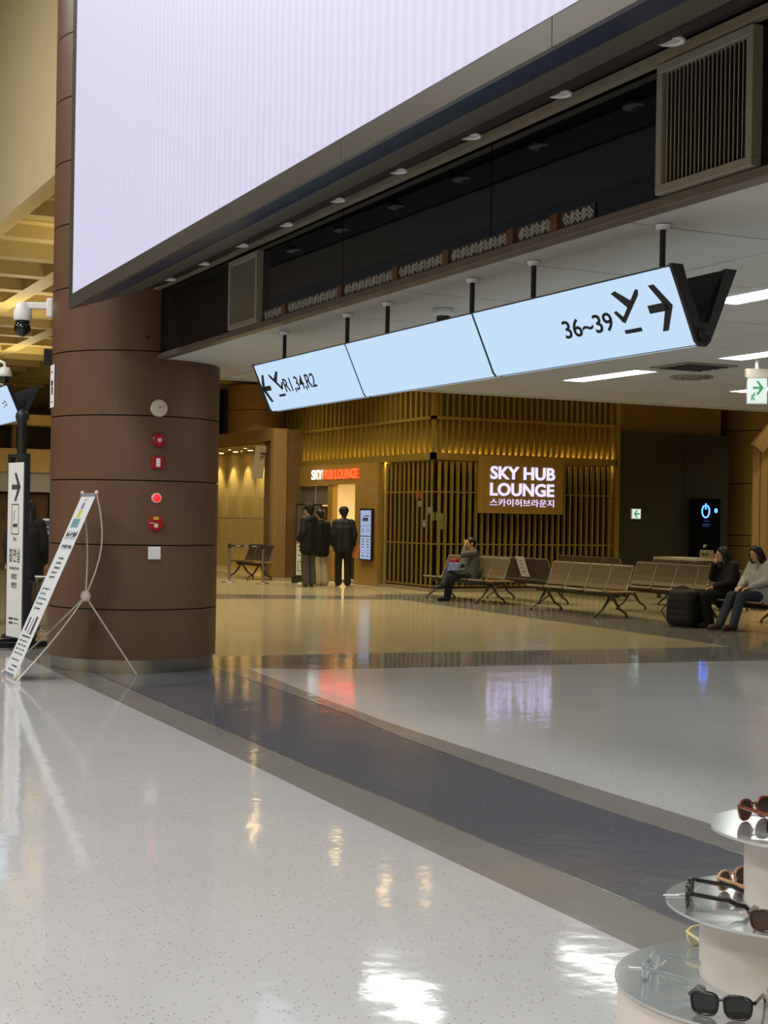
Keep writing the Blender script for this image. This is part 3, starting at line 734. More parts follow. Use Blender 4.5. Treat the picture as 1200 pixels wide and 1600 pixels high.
# ---------------------------------------------------------------- glass pavilion left of the lounge
pv = thing('wall_glass_pavilion', (13.93, 35.1, 0), 'glass-fronted oak-framed pavilion glowing yellow between column and lounge', 'pavilion', kind='structure')
M['stone'] = mat('brown_stone', (112, 88, 58), 0.5, vary=0.12, scale=3)
M['curtain'] = mat('pale_yellow_wall', (206, 184, 118), 0.7, vary=0.05, scale=3, stretch=(1, 6, 0.3))
MB().box(13.93, 14.72, 35.05, 35.75, 0, 3.8).build('corner_pier', M['stone'], pv)
MB().box(13.88, 14.25, 35.0, 35.2, 0, 3.8).build('oak_post', M['oak'], pv)
MB().box(13.88, 14.4, 35.2, 46.0, 3.5, 3.82).build('header', M['oak'], pv)
MB().box(14.0, 16.4, 35.76, 46.0, 3.46, 3.52).build('soffit', M['oak'], pv)
for k in range(5):
    y0 = 35.76 + k * 2.0
    MB().box(14.02, 14.04, y0, y0 + 1.97, 1.5, 3.46).build('pane', M['glass'], pv)
    MB().box(14.02, 14.04, y0, y0 + 1.97, 0.06, 1.48).build('pane', M['glass'], pv)
MB().box(13.98, 14.08, 35.76, 46, 1.48, 1.50).build('glazing_bar', M['tan_metal'], pv)
for k in range(8): MB().box(15.6, 15.7, 35.8 + k * 1.25, 35.8 + k * 1.25 + 1.2, 0, 3.46).build('wall_panel', M['curtain'], pv)
MB().box(15.4, 15.5, 37.0, 40.0, 0.05, 0.45).build('yellow_plinth', glow('yellow_lit_plinth', (230, 180, 20), 0.5), pv)
for k in range(7):
    y = 36.4 + k * 1.25
    d = MB().lathe([(0.0, -0.004), (0.07, -0.004), (0.075, 0.0)], (15.2, y, 3.455), 16).build('downlight', M['warm_lamp'], pv)
    l = bpy.data.lights.new('pavilion_spot', 'SPOT'); l.energy = 130; l.color = (1.0, 0.78, 0.4); l.spot_size = math.radians(75); l.spot_blend = 0.6; l.shadow_soft_size = 0.05
    o = bpy.data.objects.new('pavilion_spot', l); COL.objects.link(o); o.location = (15.25, y, 3.40); o.rotation_euler = (0, math.radians(-8), 0)
hs = thing('hanging_banner', (13.8, 35.35, 2.4), 'narrow grey banner board projecting from the pavilion post', 'sign')
MB().obox((13.72, 35.6, 2.95), (0.5, 0.866, 0), (0.10, -0.06, 1), (0.866, -0.5, 0), 0.02, 0.42, 0.14).build('board', mat('grey_board', (160, 150, 125), 0.6), hs)
MB().box(13.7, 13.95, 35.45, 35.5, 3.15, 3.19).build('bracket', M['charcoal'], hs)
# dark panelled wall high behind
dw = thing('wall_far_panels', (18.5, 46.2, 0), 'far wall of dark and grey upright panels above the pavilion', 'wall', kind='structure')
M['grey_panel'] = mat('grey_upright_panel', (104, 96, 86), 0.6); M['dark_upright'] = mat('dark_brown_upright', (44, 32, 24), 0.6)
MB().box(14.2, 34, 46.4, 46.6, 0, 6.4).build('backing', M['dark_upright'], dw)
for k in range(14): MB().box(14.6 + k * 1.0, 14.6 + k * 1.0 + 0.62, 46.25, 46.4, 0, 6.4).build('upright_panel', M['grey_panel'], dw)

# ---------------------------------------------------------------- downlights of the coffered area
spots = [(8.53, 23.39), (9.74, 22.68), (10.78, 22.87), (12.74, 25.89), (13.6, 25.8), (12.27, 31.87), (24.5, 25.2), (22.6, 21.5), (13.2, 29.2), (13.0, 33.6), (13.5, 41.0), (7.4, 18.4), (12.0, 18.0), (17.0, 18.2), (21.0, 18.5), (17.5, 23.5), (21.5, 23.5), (9.6, 29.5), (16.0, 41.5), (10.5, 36.5), (12.5, 44.5)]  # some placed from floor reflections, others unseen and added to light lounge and walls
for k, (x, y) in enumerate(spots):
    t = thing('downlight', (x, y, 5.72), 'unseen warm round downlight above the frame, one of a set partly added for light', 'downlight', group='warm downlights of the coffered ceiling')
    MB().lathe([(0.10, -0.02), (0.14, -0.02), (0.15, 0.0), (0.15, 0.5 if x < 18.7 else 0.72)], (x, y, 5.72), 20).build('housing', M['coffer'], t)
    MB().disc((x, y, 5.705), 0.10, 20).build('lamp_lens', M['warm_lamp'], t)
    l = bpy.data.lights.new('downlight_beam', 'SPOT'); l.energy = 420; l.color = WARM; l.spot_size = math.radians(120); l.spot_blend = 0.8; l.shadow_soft_size = 0.1
    o = bpy.data.objects.new('downlight_beam', l); COL.objects.link(o); o.location = (x, y, 5.68)
# unseen area lamps without fittings, aimed up to wash the coffers
for (x, y) in ((6.5, 22), (6.5, 30), (8, 38), (14, 22), (20, 22)):
    area_lamp('coffer_uplight', (x, y, 4.3), 1.0, 60, WARM, rot=(math.pi, 0, 0))

# ---------------------------------------------------------------- devices on the brown column
def on_col(px_ang, z, off=0.0):
    """point on the column skin; angle in degrees from the direction towards the viewer, positive to the right"""
    base = math.atan2(-CY, -CX); a = base + math.radians(px_ang)
    n = Vector((math.cos(a), math.sin(a), 0)); return Vector((CX, CY, z)) + n * (CR + off), n
def device(name, ang, z, label, cat):
    p, n = on_col(ang, z); t = thing(name, p, label, cat)
    r = Vector((-n.y, n.x, 0))
    return t, p, n, r, Vector((0, 0, 1))
def round_part(p, n, prof, name, m, par, seg=24):
    """turned part: profile of (radius, height above the skin)"""
    d, a, b = frame3(n); rings = [[p + a * math.cos(t) * r + b * math.sin(t) * r + n * h for t in [2 * math.pi * k / seg for k in range(seg)]] for r, h in prof]
    return MB().loft(rings, True, True, False).build(name, m, par)
A0 = 14.0
M['red_gloss'] = mat('red_gloss_plastic', (158, 22, 28), 0.3); M['red_lamp'] = glow('red_indicator', (255, 20, 30), 1.6); M['cream_plastic'] = mat('cream_plastic', (206, 198, 178), 0.45)
t, p, n, r, u = device('wall_speaker', A0 + .8, 2.586, 'round off-white speaker disc high on the brown column', 'speaker')
round_part(p, n, [(0.082, -0.005), (0.085, 0.02), (0.078, 0.035), (0.02, 0.045)], 'housing', M['cream_plastic'], t)
MB().obox(p + n * 0.046 + u * 0.01, r, u, n, 0.02, 0.006, 0.004).build('badge', M['louvre'], t)
t, p, n, r, u = device('alarm_bell', A0 + .8, 2.274, 'round red alarm bell with a pale centre on the brown column', 'alarm')
round_part(p, n, [(0.05, -0.005), (0.062, 0.012), (0.066, 0.03), (0.055, 0.05), (0.02, 0.055)], 'gong', M['red_gloss'], t)
round_part(p, n, [(0.022, 0.05), (0.022, 0.062), (0.012, 0.066)], 'hub', M['cream_plastic'], t)
t, p, n, r, u = device('alarm_strobe', A0 + .6, 2.056, 'square red strobe unit with a white window below the bell', 'alarm')
MB().obox(p + n * 0.012, r, u, n, 0.062, 0.062, 0.016).build('housing', M['red_gloss'], t, bevel=0.012)
MB().obox(p + n * 0.034, r, u, n, 0.019, 0.042, 0.012).build('strobe_window', M['white'], t, bevel=0.006)
t, p, n, r, u = device('indicator_lamp', A0 + .2, 1.712, 'glowing red indicator lamp in a white ring on the brown column', 'lamp')
round_part(p, n, [(0.05, -0.005), (0.05, 0.012), (0.04, 0.016)], 'ring', M['cream_plastic'], t)
round_part(p, n, [(0.037, 0.008), (0.036, 0.025), (0.024, 0.042), (0.008, 0.048)], 'lens', M['red_lamp'], t)
t, p, n, r, u = device('fire_call_point', A0 - .1, 1.463, 'red octagonal fire call point with a yellow label', 'alarm')
round_part(p, n, [(0.078, -0.005), (0.078, 0.018), (0.07, 0.026)], 'housing', M['red_gloss'], t, seg=8)
MB().obox(p + n * 0.028 + u * 0.05, r, u, n, 0.026, 0.014, 0.003).build('yellow_label', mat('yellow_label', (214, 170, 40), 0.5), t)
round_part(p - u * 0.02, n, [(0.022, 0.02), (0.022, 0.034), (0.012, 0.036)], 'button', M['cream_plastic'], t)
MB().obox(p + n * 0.028 - r * 0.04 + u * 0.005, r, u, n, 0.018, 0.005, 0.003).build('print_line', M['cream_plastic'], t)
t, p, n, r, u = device('switch_plate', A0 - .6, 1.175, 'square white blank switch plate on the brown column', 'switch plate')
MB().obox(p + n * 0.006, r, u, n, 0.062, 0.062, 0.009).build('plate', M['white'], t, bevel=0.004)
MB().obox(p + n * 0.016, r, u, n, 0.05, 0.05, 0.002).build('cover', M['paper'], t)
t, p, n, r, u = device('cable_hole', A0 - 7, 3.27, 'small dark hole in the upper brown cladding', 'hole')
round_part(p, n, [(0.016, -0.004), (0.016, 0.003)], 'rim', M['groove'], t, 12)
t, p, n, r, u = device('column_notice', -77, 2.61, 'white notice with black print on the left flank of the brown column', 'notice')
MB().obox(p + n * 0.004 + u * 0.213, r, u, n, 0.10, 0.213, 0.003).build('sheet', M['paper'], t)
outline([[(-.05, .22), (.05, .22), (.05, .27), (-.05, .27)], [(-.02, .13), (.05, .13), (.05, .21), (-.02, .21)], [(-.06, .05), (.05, .05), (.05, .06), (-.06, .06)], [(-.06, .35), (.05, .35), (.05, .36), (-.06, .36)]], 'print', M['sign_ink'], t, p + n * 0.0075, r, u, 0.001)
t, p, n, r, u = device('bracket_block', -88, 3.13, 'small brown block on the left flank of the column', 'bracket')
MB().obox(p + n * 0.03, r, u, n, 0.05, 0.08, 0.05).build('block', M['groove'], t)

# PTZ camera on the column
pz = thing('ptz_camera', (3.27, 15.2, 3.36), 'white wall-arm security camera with black ball on the left of the column', 'camera')
pw0 = Vector((3.500, 15.088, 3.65)); pd = Vector((-0.911, 0.412, 0)).normalized()
ph = pw0 + pd * 0.28
MB().obox(pw0 + pd * 0.0, pd, (-pd.y, pd.x, 0), (0, 0, 1), 0.035, 0.05, 0.10).build('wall_plate', M['white'], pz, bevel=0.02)
MB().obox((pw0 + ph) / 2 + Vector((0, 0, 0.02)), pd, (-pd.y, pd.x, 0), (0, 0, 1), 0.16, 0.04, 0.035).build('arm', M['white'], pz, bevel=0.015)
MB().lathe([(0.0, 0.05), (0.06, 0.05), (0.075, 0.0), (0.092, -0.03), (0.092, -0.12), (0.085, -0.135), (0.0, -0.135)], (ph.x, ph.y, 3.65), 28).build('housing', M['white'], pz)
MB().lathe([(0.07, -0.135), (0.075, -0.155), (0.06, -0.165)], (ph.x, ph.y, 3.65), 28).build('collar', M['black'], pz)
MB().ball((ph.x, ph.y, 3.65 - 0.215), 0.085, 24, 16).build('ball', M['black_gloss'], pz)

# ---------------------------------------------------------------- left edge: totem with lit V sign, stand banner, X-banner
tp = thing('totem_sign', (3.95, 18.43, 0), 'black pole with a lit V-shaped sign at the left edge', 'sign')
TX, TY = 3.95, 18.43
MB().tube([(TX, TY, 0.03), (TX, TY, 2.70)], 0.058, 14).build('pole', M['black'], tp)
MB().lathe([(0.0, 0.04), (0.2, 0.035), (0.22, 0.0)], (TX, TY, 0), 28).build('base', M['black'], tp)
MB().ball((TX, TY, 2.74), (0.085, 0.085, 0.10), 16, 10).build('joint', M['charcoal'], tp)
for s in (1, -1):
    prof = [(-0.205, 3.125), (-0.02, 2.70), (0.03, 2.70), (-0.145, 3.125)]
    cs = MB().loft([[(TX + s * a, y, z) for a, z in prof] for y in (TY - 0.02, TY + 2.0)]).build('casing', M['black'] if s > 0 else M['charcoal'], tp)
    if s > 0: MB().loft([[(TX + a, y, z) for a, z in [(-0.211, 3.115), (-0.035, 2.71), (-0.02, 2.695), (-0.015, 2.70), (-0.20, 3.115)]] for y in (TY - 0.005, TY + 1.98)]).build('lit_face', M['sign_face'], cs)
MB().obox((TX + 0.085, TY + 0.32, 2.93), (0, 1, 0), (0.42, 0, 0.9), (0.9, 0, -0.42), 0.26, 0.06, 0.012).build('hand_slot', M['black_gloss'], tp)
fd2 = Vector((0.185, 0, -0.425)).normalized(); fn2 = Vector((-0.425, 0, -0.185)).normalized()
outline([stroke((0, .0), (.07, .0), .006), stroke((0, .05), (.07, .05), .006), stroke((.11, .02), (.18, .02), .008), stroke((.11, .06), (.18, .06), .008), stroke((.21, .0), (.26, .04), .009), stroke((.26, .04), (.21, .08), .009)], 'print', M['sign_ink'], tp, Vector((TX - 0.12, TY + 0.50, 2.885)) + fn2 * 0.012, (0, -1, 0), -fd2)
d2 = thing('dome_camera', (3.70, 18.52, 3.12), 'small white gooseneck dome camera above the left totem sign', 'camera')
DX, DY, DZ = 3.748, 18.53, 3.235
MB().lathe([(0.0, 0.12), (0.055, 0.115), (0.083, 0.035), (0.088, 0.0), (0.0, -0.004)], (DX, DY, DZ), 24).build('housing', M['white'], d2)
MB().lathe([(0.068, -0.002), (0.06, -0.035), (0.04, -0.06), (0.0, -0.07)], (DX, DY, DZ), 24).build('dome', M['black_gloss'], d2)
MB().tube([(DX, DY, DZ + .11), (DX - .01, DY, DZ + .17), (DX - .05, DY + .08, DZ + .2), (DX - .09, DY + .16, DZ + .17), (DX - .10, DY + .2, DZ + .08), (DX - .06, DY + .24, DZ - .06), (DX + .03, DY + .26, DZ - .085)], 0.019, 10).build('gooseneck', M['white'], d2)

st = thing('stand_banner', (3.63, 17.0, 0), 'tall white smoking-room stand banner in a dark frame left of the column', 'sign')
p0 = Vector((3.575, 17.28, 0)); p1 = Vector((3.665, 16.77, 0)); sr = (p1 - p0).normalized(); sn = Vector((sr.y, -sr.x, 0)); SW = (p1 - p0).length
if sn.x > 0: sn = -sn
def SP(a, z, o=0.0): return p0 + sr * a + Vector((0, 0, z)) + sn * o
MB().obox(SP(SW - 0.02, 1.16), sr, sn, (0, 0, 1), 0.022, 0.03, 1.06).build('frame_post', M['charcoal'], st)
MB().obox(SP(0.02, 1.16), sr, sn, (0, 0, 1), 0.022, 0.03, 1.06).build('frame_post', M['charcoal'], st)
MB().obox(SP(SW / 2, 2.2), sr, sn, (0, 0, 1), SW / 2, 0.03, 0.018).build('frame_head', M['charcoal'], st)
MB().obox(SP(SW / 2, 0.12), sr, sn, (0, 0, 1), SW / 2, 0.03, 0.02).build('frame_foot', M['charcoal'], st)
MB().obox(SP(SW / 2, 1.12, 0.03), sr, (0, 0, 1), sn, SW / 2 - 0.035, 1.0, 0.006).build('banner', M['paper'], st)
for a in (0.06, SW - 0.06): MB().obox(SP(a, 2.15), sr, sn, (0, 0, 1), 0.03, 0.03, 0.035).build('clip', M['black'], st)
for a in (0.03, SW - 0.03): MB().obox(SP(a, 0.05), sn, sr, (0, 0, 1), 0.30, 0.035, 0.03).build('foot', M['black'], st)
M['print_grey'] = mat('grey_print', (70, 66, 66), 0.7)
def sprint(body, z, h, w, name='lettering', m='print_grey', fat=0.0): lettering(body, name, M[m], st, SP(SW / 2 - w / 2, z, 0.037), sr, (0, 0, 1), w, h, fat, 0.001)
outline(arrow_right(0.26), 'arrow', M['print_grey'], st, SP(SW / 2 - 0.11, 1.84, 0.037), sr, (0, 0, 1), 0.001)
q = 0.006
outline([stroke((-.10, 0), (.10, 0), q), stroke((-.10, .34), (.10, .34), q), stroke((-.10, 0), (-.10, .34), q), stroke((.10, 0), (.10, .34), q), [(-.06, .08), (.07, .08), (.07, .12), (-.06, .12)], stroke((-.05, .15), (-.02, .19), q), stroke((-.02, .19), (-.04, .23), q), stroke((-.04, .23), (.0, .27), q)], 'smoking_symbol', M['print_grey'], st, SP(SW / 2, 1.30, 0.037), sr, (0, 0, 1), 0.001)
sprint('50m', 1.22, 0.05, 0.10)
sprint('흡연실', 0.98, 0.16, 0.32, fat=0.01)
sprint('Smoking Room', 0.88, 0.055, 0.28)
sprint('吸烟室', 0.78, 0.07, 0.16)
sprint('喫煙室', 0.68, 0.07, 0.16)
outline([stroke((-.14, .05), (-.02, .05), .012), stroke((0, .05), (.14, .05), .008), stroke((-.14, .0), (-.02, .0), .012), stroke((.0, .0), (.14, .0), .004)], 'logo_print', M['print_grey'], st, SP(SW / 2, 0.28, 0.037), sr, (0, 0, 1), 0.001)

xb = thing('x_banner', (3.0, 13.85, 0), 'leaning white X-banner on thin white poles in front of the column', 'banner')
B0 = Vector((2.885, 14.10, 0.03)); B1 = Vector((2.885, 13.58, 0.03)); T0 = Vector((3.555, 13.87, 1.735)); T1 = Vector((3.555, 13.36, 1.735))
bu = (B1 - B0).normalized(); BL = (T0 - B0).length; bv = ((T0 + T1) / 2 - (B0 + B1) / 2).normalized(); bn = bu.cross(bv).normalized(); BW = 0.51
def BP(a, b, o=0.0): return B0 + bu * a + ((T0 - B0) * (b / BL)) + bn * o
MB().add([BP(0, 0), BP(BW, 0), BP(BW, BL), BP(0, BL), BP(0, 0, .002), BP(BW, 0, .002), BP(BW, BL, .002), BP(0, BL, .002)], [(3, 2, 1, 0), (4, 5, 6, 7), (0, 1, 5, 4), (1, 2, 6, 5), (2, 3, 7, 6), (3, 0, 4, 7)]).build('printed_sheet', mat('pale_banner_sheet', (214, 218, 222), 0.55), xb)
M['banner_bar'] = mat('blue_grey_bar', (120, 134, 144), 0.5); M['pole_white'] = mat('white_pole', (214, 206, 192), 0.5)
for b in (0.012, BL - 0.012): MB().obox(BP(BW / 2, b, 0.004), bu, bv, bn, BW / 2, 0.014, 0.006).build('end_bar', M['banner_bar'], xb)
hub = Vector((3.56, 13.72, 0.77))
def bow(a, b, k=0.05, side=Vector((1, 0, 0))):
    pts = []
    for i in range(9):
        t = i / 8; pts.append(a.lerp(b, t) + side * (k * math.sin(math.pi * t)))
    return pts
MB().tube(bow(T0, hub, 0.03), 0.008, 6).build('pole', M['pole_white'], xb)
MB().tube(bow(T1, hub, 0.10), 0.008, 6).build('pole', M['pole_white'], xb)
MB().tube(bow(hub, B0 + Vector((0.0, 0.03, -.01)), 0.02), 0.008, 6).build('pole', M['pole_white'], xb)
MB().tube(bow(hub, B1 + Vector((0.0, -0.06, -.02)), 0.03), 0.008, 6).build('pole', M['pole_white'], xb)
MB().tube([hub, Vector((4.085, 13.78, 0.008))], 0.008, 6).build('rear_leg', M['pole_white'], xb)
MB().ball(hub, (0.05, 0.05, 0.055), 14, 10).build('hub', M['pole_white'], xb)
for c in (T0, T1, B0, B1): MB().ball(c + Vector((0.0, 0, 0.01)), 0.02, 10, 6).build('corner_hook', M['pole_white'], xb)
M['print_teal'] = mat('teal_print', (110, 150, 160), 0.7); M['print_yellow'] = mat('yellow_print', (190, 190, 70), 0.7); M['print_violet'] = mat('violet_print', (120, 118, 150), 0.7); M['print_dark'] = mat('dark_print', (58, 60, 66), 0.7)
def bprint(polys, name, m): outline(polys, name, M[m], xb, BP(0, 0, 0.0024), bu, bv, 0.001)
def rect(a0, a1, b0, b1): return [(a0, b0), (a1, b0), (a1, b1), (a0, b1)]
bprint([rect(.10, .36, 1.50, 1.59)], 'drawn_base', 'print_teal')
bprint([rect(.17, .28, 1.60, 1.68)], 'drawn_house', 'print_yellow')
bprint([rect(.19, .27, 1.69, 1.75), stroke((.23, 1.75), (.23, 1.79), .004), stroke((.20, 1.77), (.30, 1.80), .004)], 'drawn_tower', 'print_violet')
rr = random.Random(3)
def glyph_line(b, a0, a1, h, w, gap, m, name):
    """one line of print too small to read: uneven upright strokes"""
    a = a0; pl = []
    while a < a1:
        ww = w * rr.uniform(.6, 1.0)
        pl += [rect(a, a + ww * .3, b, b + h), rect(a + ww * .3, a + ww, b + h * rr.uniform(.1, .6), b + h * rr.uniform(.65, 1.0))]
        a += ww + gap
    o = outline(pl, name, M[m], xb, BP(0, 0, 0.0024), bu, bv, 0.001); o['kind'] = 'stuff'
glyph_line(1.38, .08, .42, .08, .07, .014, 'print_dark', 'title_print'); glyph_line(1.28, .10, .42, .045, .05, .012, 'print_grey', 'title_print')
for k in range(5): glyph_line(0.98 + k * 0.048, .14 + .01 * k, .33 + .01 * k, .026, .03, .008, 'print_grey', 'paragraph_print')
for k in range(5):
    bprint([rect(.08, .13, .66 + k * .05, .69 + k * .05)], 'bullet', 'print_teal'); glyph_line(.665 + k * .05, .15, .30 + .04 * (k % 3), .018, .02, .006, 'print_grey', 'list_print')
bprint([rect(.10, .15, .44, .58), rect(.24, .26, .42, .58), rect(.33, .40, .42, .60)], 'picture_print', 'print_dark')
bprint([rect(.08, .42, .385, .40)], 'rule', 'print_grey')
for k in range(4):
    for a in (.08, .20, .32): glyph_line(.21 + k * .042, a, a + .07, .02, .02, .006, 'print_dark' if k == 2 else 'print_grey', 'table_print')
glyph_line(.15, .08, .36, .016, .02, .006, 'print_grey', 'footer_print'); glyph_line(.09, .18, .42, .018, .02, .006, 'print_grey', 'footer_print'); glyph_line(.05, .12, .34, .016, .02, .006, 'print_grey', 'footer_print')
# ---------------------------------------------------------------- airport benches
M['seat'] = mat('taupe_perforated_metal', (112, 101, 86), 0.42, 0.35, vary=0.04, scale=60)
M['seat_dark'] = mat('dark_brown_seat_pad', (62, 50, 42), 0.5)
M['arm_chrome'] = mat('worn_chrome', (170, 160, 140), 0.25, 0.9)
M['tray'] = mat('tan_bronze_tray', (150, 118, 78), 0.38, 0.4)
M['leg_metal'] = mat('grey_cast_leg', (88, 80, 70), 0.35, 0.7)
def shell(pts, x0, x1, th):
    """seat or back shell: side profile (y,z) swept over a width, with slightly turned-in edges"""
    mb = MB(); rings = []
    top = []; n = len(pts)
    for i, (y, z) in enumerate(pts):
        a = pts[max(0, i - 1)]; b = pts[min(n - 1, i + 1)]
        dy, dz = b[0] - a[0], b[1] - a[1]; L = math.hypot(dy, dz); top.append((y - dz / L * -th, z + dy / L * -th))
    poly = list(pts) + top[::-1]
    e = 0.018
    for x, k in ((x0, 0.0), (x0 + e, 1.0), (x1 - e, 1.0), (x1, 0.0)):
        rings.append([(x, y + (0.008 if k < .5 else 0), z + (0.008 if k < .5 else 0)) for y, z in poly])
    return mb.loft(rings)
def make_bench(n, label, dark=False, pitch=0.56):
    """n seats in a row along local x, facing local -y"""
    W = n * pitch
    t = thing('airport_bench', (0, 0, 0), label, 'bench', group='rows of airport seats')
    sm = M['seat_dark'] if dark else M['seat']
    seat_p = [(-0.27, 0.425), (-0.255, 0.44), (-0.1, 0.425), (0.08, 0.415), (0.17, 0.425)]
    back_p = [(0.165, 0.455), (0.205, 0.52), (0.245, 0.62), (0.285, 0.76), (0.30, 0.83), (0.32, 0.85)]
    s0 = shell(seat_p, 0.02, pitch - 0.02, 0.022).build('seat', sm, t, local=True)
    b0 = shell(back_p, 0.012, pitch - 0.012, 0.022).build('backrest', sm, t, local=True)
    r0 = MB().tube([(0, -0.24, 0.41), (0, -0.05, 0.395), (0, 0.14, 0.40), (0, 0.19, 0.46), (0, 0.27, 0.68), (0, 0.325, 0.84)], 0.012, 6).build('side_rail', M['arm_chrome'], t, local=True)
    for k in range(n):
        x = -W / 2 + k * pitch
        if k == 0: s0.location = b0.location = (x, 0, 0)
        else: share(s0, t, (x, 0, 0)); share(b0, t, (x, 0, 0))
    for k in range(n + 1):
        x = -W / 2 + k * pitch
        if k == 0: r0.location = (x, 0, 0)
        else: share(r0, t, (x, 0, 0))
    MB().obox((0, 0.0, 0.355), (1, 0, 0), (0, 1, 0), (0, 0, 1), W / 2 + 0.02, 0.045, 0.03).build('beam', M['leg_metal'], t, local=True, bevel=0.008)
    MB().obox((W / 2 + 0.16, -0.02, 0.43), (1, 0, 0), (0, 1, 0), (0, 0, 1), 0.15, 0.24, 0.012).build('end_tray', M['tray'], t, local=True, bevel=0.008)
    MB().obox((W / 2 + 0.1, 0, 0.385), (1, 0, 0), (0, 1, 0), (0, 0, 1), 0.12, 0.03, 0.03).build('tray_bracket', M['leg_metal'], t, local=True)
    for x in (-W / 2 + 0.28, W / 2 - 0.16):
        for s in (-1, 1):
            MB().tube([(x, 0.02 * s, 0.35), (x, 0.07 * s, 0.26), (x, 0.17 * s, 0.13), (x, 0.27 * s, 0.07), (x, 0.31 * s, 0.03)], [0.028, 0.026, 0.022, 0.018, 0.016], 8).build('leg', M['leg_metal'], t, local=True)
            MB().lathe([(0.0, 0.0), (0.024, 0.0), (0.022, 0.03), (0.0, 0.032)], (x, 0.31 * s, 0), 10).build('foot', M['black'], t, local=True)
    return t
def bench_at(n, x, y, label, face=-1, dark=False, pitch=0.56):
    b = make_bench(n, label, dark, pitch); b.location = (x, y, 0); b.rotation_euler = (0, 0, math.radians(-90 if face < 0 else 90))
    return b
bench_at(4, 13.80, 24.80, 'row of taupe metal seats with the man in a grey jacket, nearest the lounge corner', pitch=0.60)
bench_at(4, 13.83, 20.95, 'empty four-seat taupe metal bench in the middle of the front row', pitch=0.60)
bench_at(4, 14.30, 17.10, 'front-row taupe metal bench that seats the two women', pitch=0.62)
bench_at(4, 14.95, 24.3, 'dark seat row back to back with the man\'s bench, bearing a white paper notice', face=1, dark=True, pitch=0.60)
bench_at(4, 15.45, 20.7, 'taupe metal bench in the second row, just right of the empty front bench', pitch=0.60)
bench_at(4, 15.9, 17.4, 'second-row taupe bench behind the two women', pitch=0.60)
bench_at(4, 17.2, 21.8, 'third-row dark bench seen only as backs below the dark panel', dark=True, face=1)
bench_at(4, 17.3, 18.6, 'third-row taupe bench behind the woman in black', pitch=0.58)
bench_at(4, 17.1, 25.0, 'far dark bench in front of the slatted wall', dark=True, face=1)
bb = bench_at(3, 13.05, 34.4, 'dark seat row in front of the glowing pavilion, behind the barrier posts', dark=True)
bb2 = bench_at(3, 12.2, 36.6, 'dark seat row beside the brown column edge, farther than the barrier posts', dark=True)
nt = thing('seat_notice', (14.62, 24.0, 0.44), 'white paper notice stuck over a dark seat in the second row', 'notice')
MB().obox((14.645, 24.02, 0.675), (0, -1, 0), (-0.365, 0, 0.93), (-0.93, 0, -0.365), 0.15, 0.20, 0.004).build('sheet', M['paper'], nt)
outline([stroke((-.06, .12), (.06, .12), .006), stroke((-.05, .05), (.05, .05), .006), stroke((-.06, -.02), (.06, -.02), .006), stroke((-.05, -.1), (.05, -.1), .01)], 'print', M['print_grey'], nt, Vector((14.640, 24.02, 0.673)), (0, -1, 0), (-0.365, 0, 0.93), 0.001)

# charging table and kiosk in front of the dark panel
ct = thing('charging_table', (18.6, 24.9, 0), 'pale charging table top behind the seats below the dark panel', 'table')
MB().box(18.4, 19.1, 23.6, 25.0, 0.80, 0.85).build('top', mat('pale_table_top', (176, 168, 150), 0.5), ct)
for (x, y) in ((18.48, 23.7), (19.0, 23.7), (18.48, 24.9), (19.0, 24.9)): MB().box(x - .03, x + .03, y - .03, y + .03, 0, 0.80).build('leg', M['leg_metal'], ct)
cs_ = thing('table_sign', (18.82, 23.8, 0.85), 'small grey sign box with black lettering on the charging table', 'sign')
MB().box(18.78, 18.86, 23.62, 23.96, 0.85, 1.02).build('box', M['louvre'], cs_)
outline([stroke((-.10, -.03), (-.10, .03), .012), stroke((-.05, -.03), (-.05, .03), .014), stroke((0, -.03), (0, .03), .012), stroke((.05, -.03), (.05, .03), .014), stroke((.10, -.03), (.10, .03), .012)], 'lettering', M['sign_ink'], cs_, (18.777, 23.79, 0.93), (0, -1, 0), (0, 0, 1))
kx = thing('charging_kiosk', (21.75, 27.55, 0), 'tall black kiosk with a glowing blue power symbol', 'kiosk')
MB().box(21.46, 22.10, 27.45, 27.80, 0, 2.14).build('body', M['black_gloss'], kx, bevel=0.01)
M['blue_glow'] = glow('blue_ring_light', (70, 120, 255), 5.0); M['blue_dim'] = glow('dim_blue_print', (40, 70, 130), 0.5)
def ring_part(cx, cz, r, w, a0, a1, name, par):
    n = 28; mb = MB()
    pts = [(cx + r * .72 * math.cos(a0 + (a1 - a0) * k / n), 27.44, cz + r * math.sin(a0 + (a1 - a0) * k / n)) for k in range(n + 1)]
    return mb.tube(pts, w, 8).build(name, M['blue_glow'], par)
ring_part(21.66, 1.84, 0.145, 0.016, math.radians(115), math.radians(425), 'power_ring', kx)
MB().tube([(21.66, 27.44, 1.88), (21.66, 27.44, 2.02)], 0.016, 8).build('power_bar', M['blue_glow'], kx)
ring_part(21.955, 1.857, 0.04, 0.014, 0, 2 * math.pi, 'status_ring', kx)
outline([rect(-.08, .08, .0, .02), rect(-.11, .11, -.08, -.05), rect(-.11, .06, -.12, -.10)], 'dim_print', M['blue_dim'], kx, (21.69, 27.445, 1.60), (1, 0, 0), (0, 0, 1))
outline([rect(-.05, -.02, 0, .05), rect(.0, .02, 0, .05), rect(-.05, .05, .05, .06)], 'white_print', M['paper'], kx, (21.66, 27.445, 1.0), (1, 0, 0), (0, 0, 1))
wsn = thing('wall_exit_sign', (19.94, LY - 0.06, 1.63), 'small lit green-arrow exit sign on the dark panel', 'sign')
MB().box(19.81, 20.07, LY - 0.10, LY - 0.052, 1.63, 1.87).build('body', M['white'], wsn)
MB().box(19.825, 20.055, LY - 0.108, LY - 0.10, 1.645, 1.855).build('face', M['exit_white'], wsn)
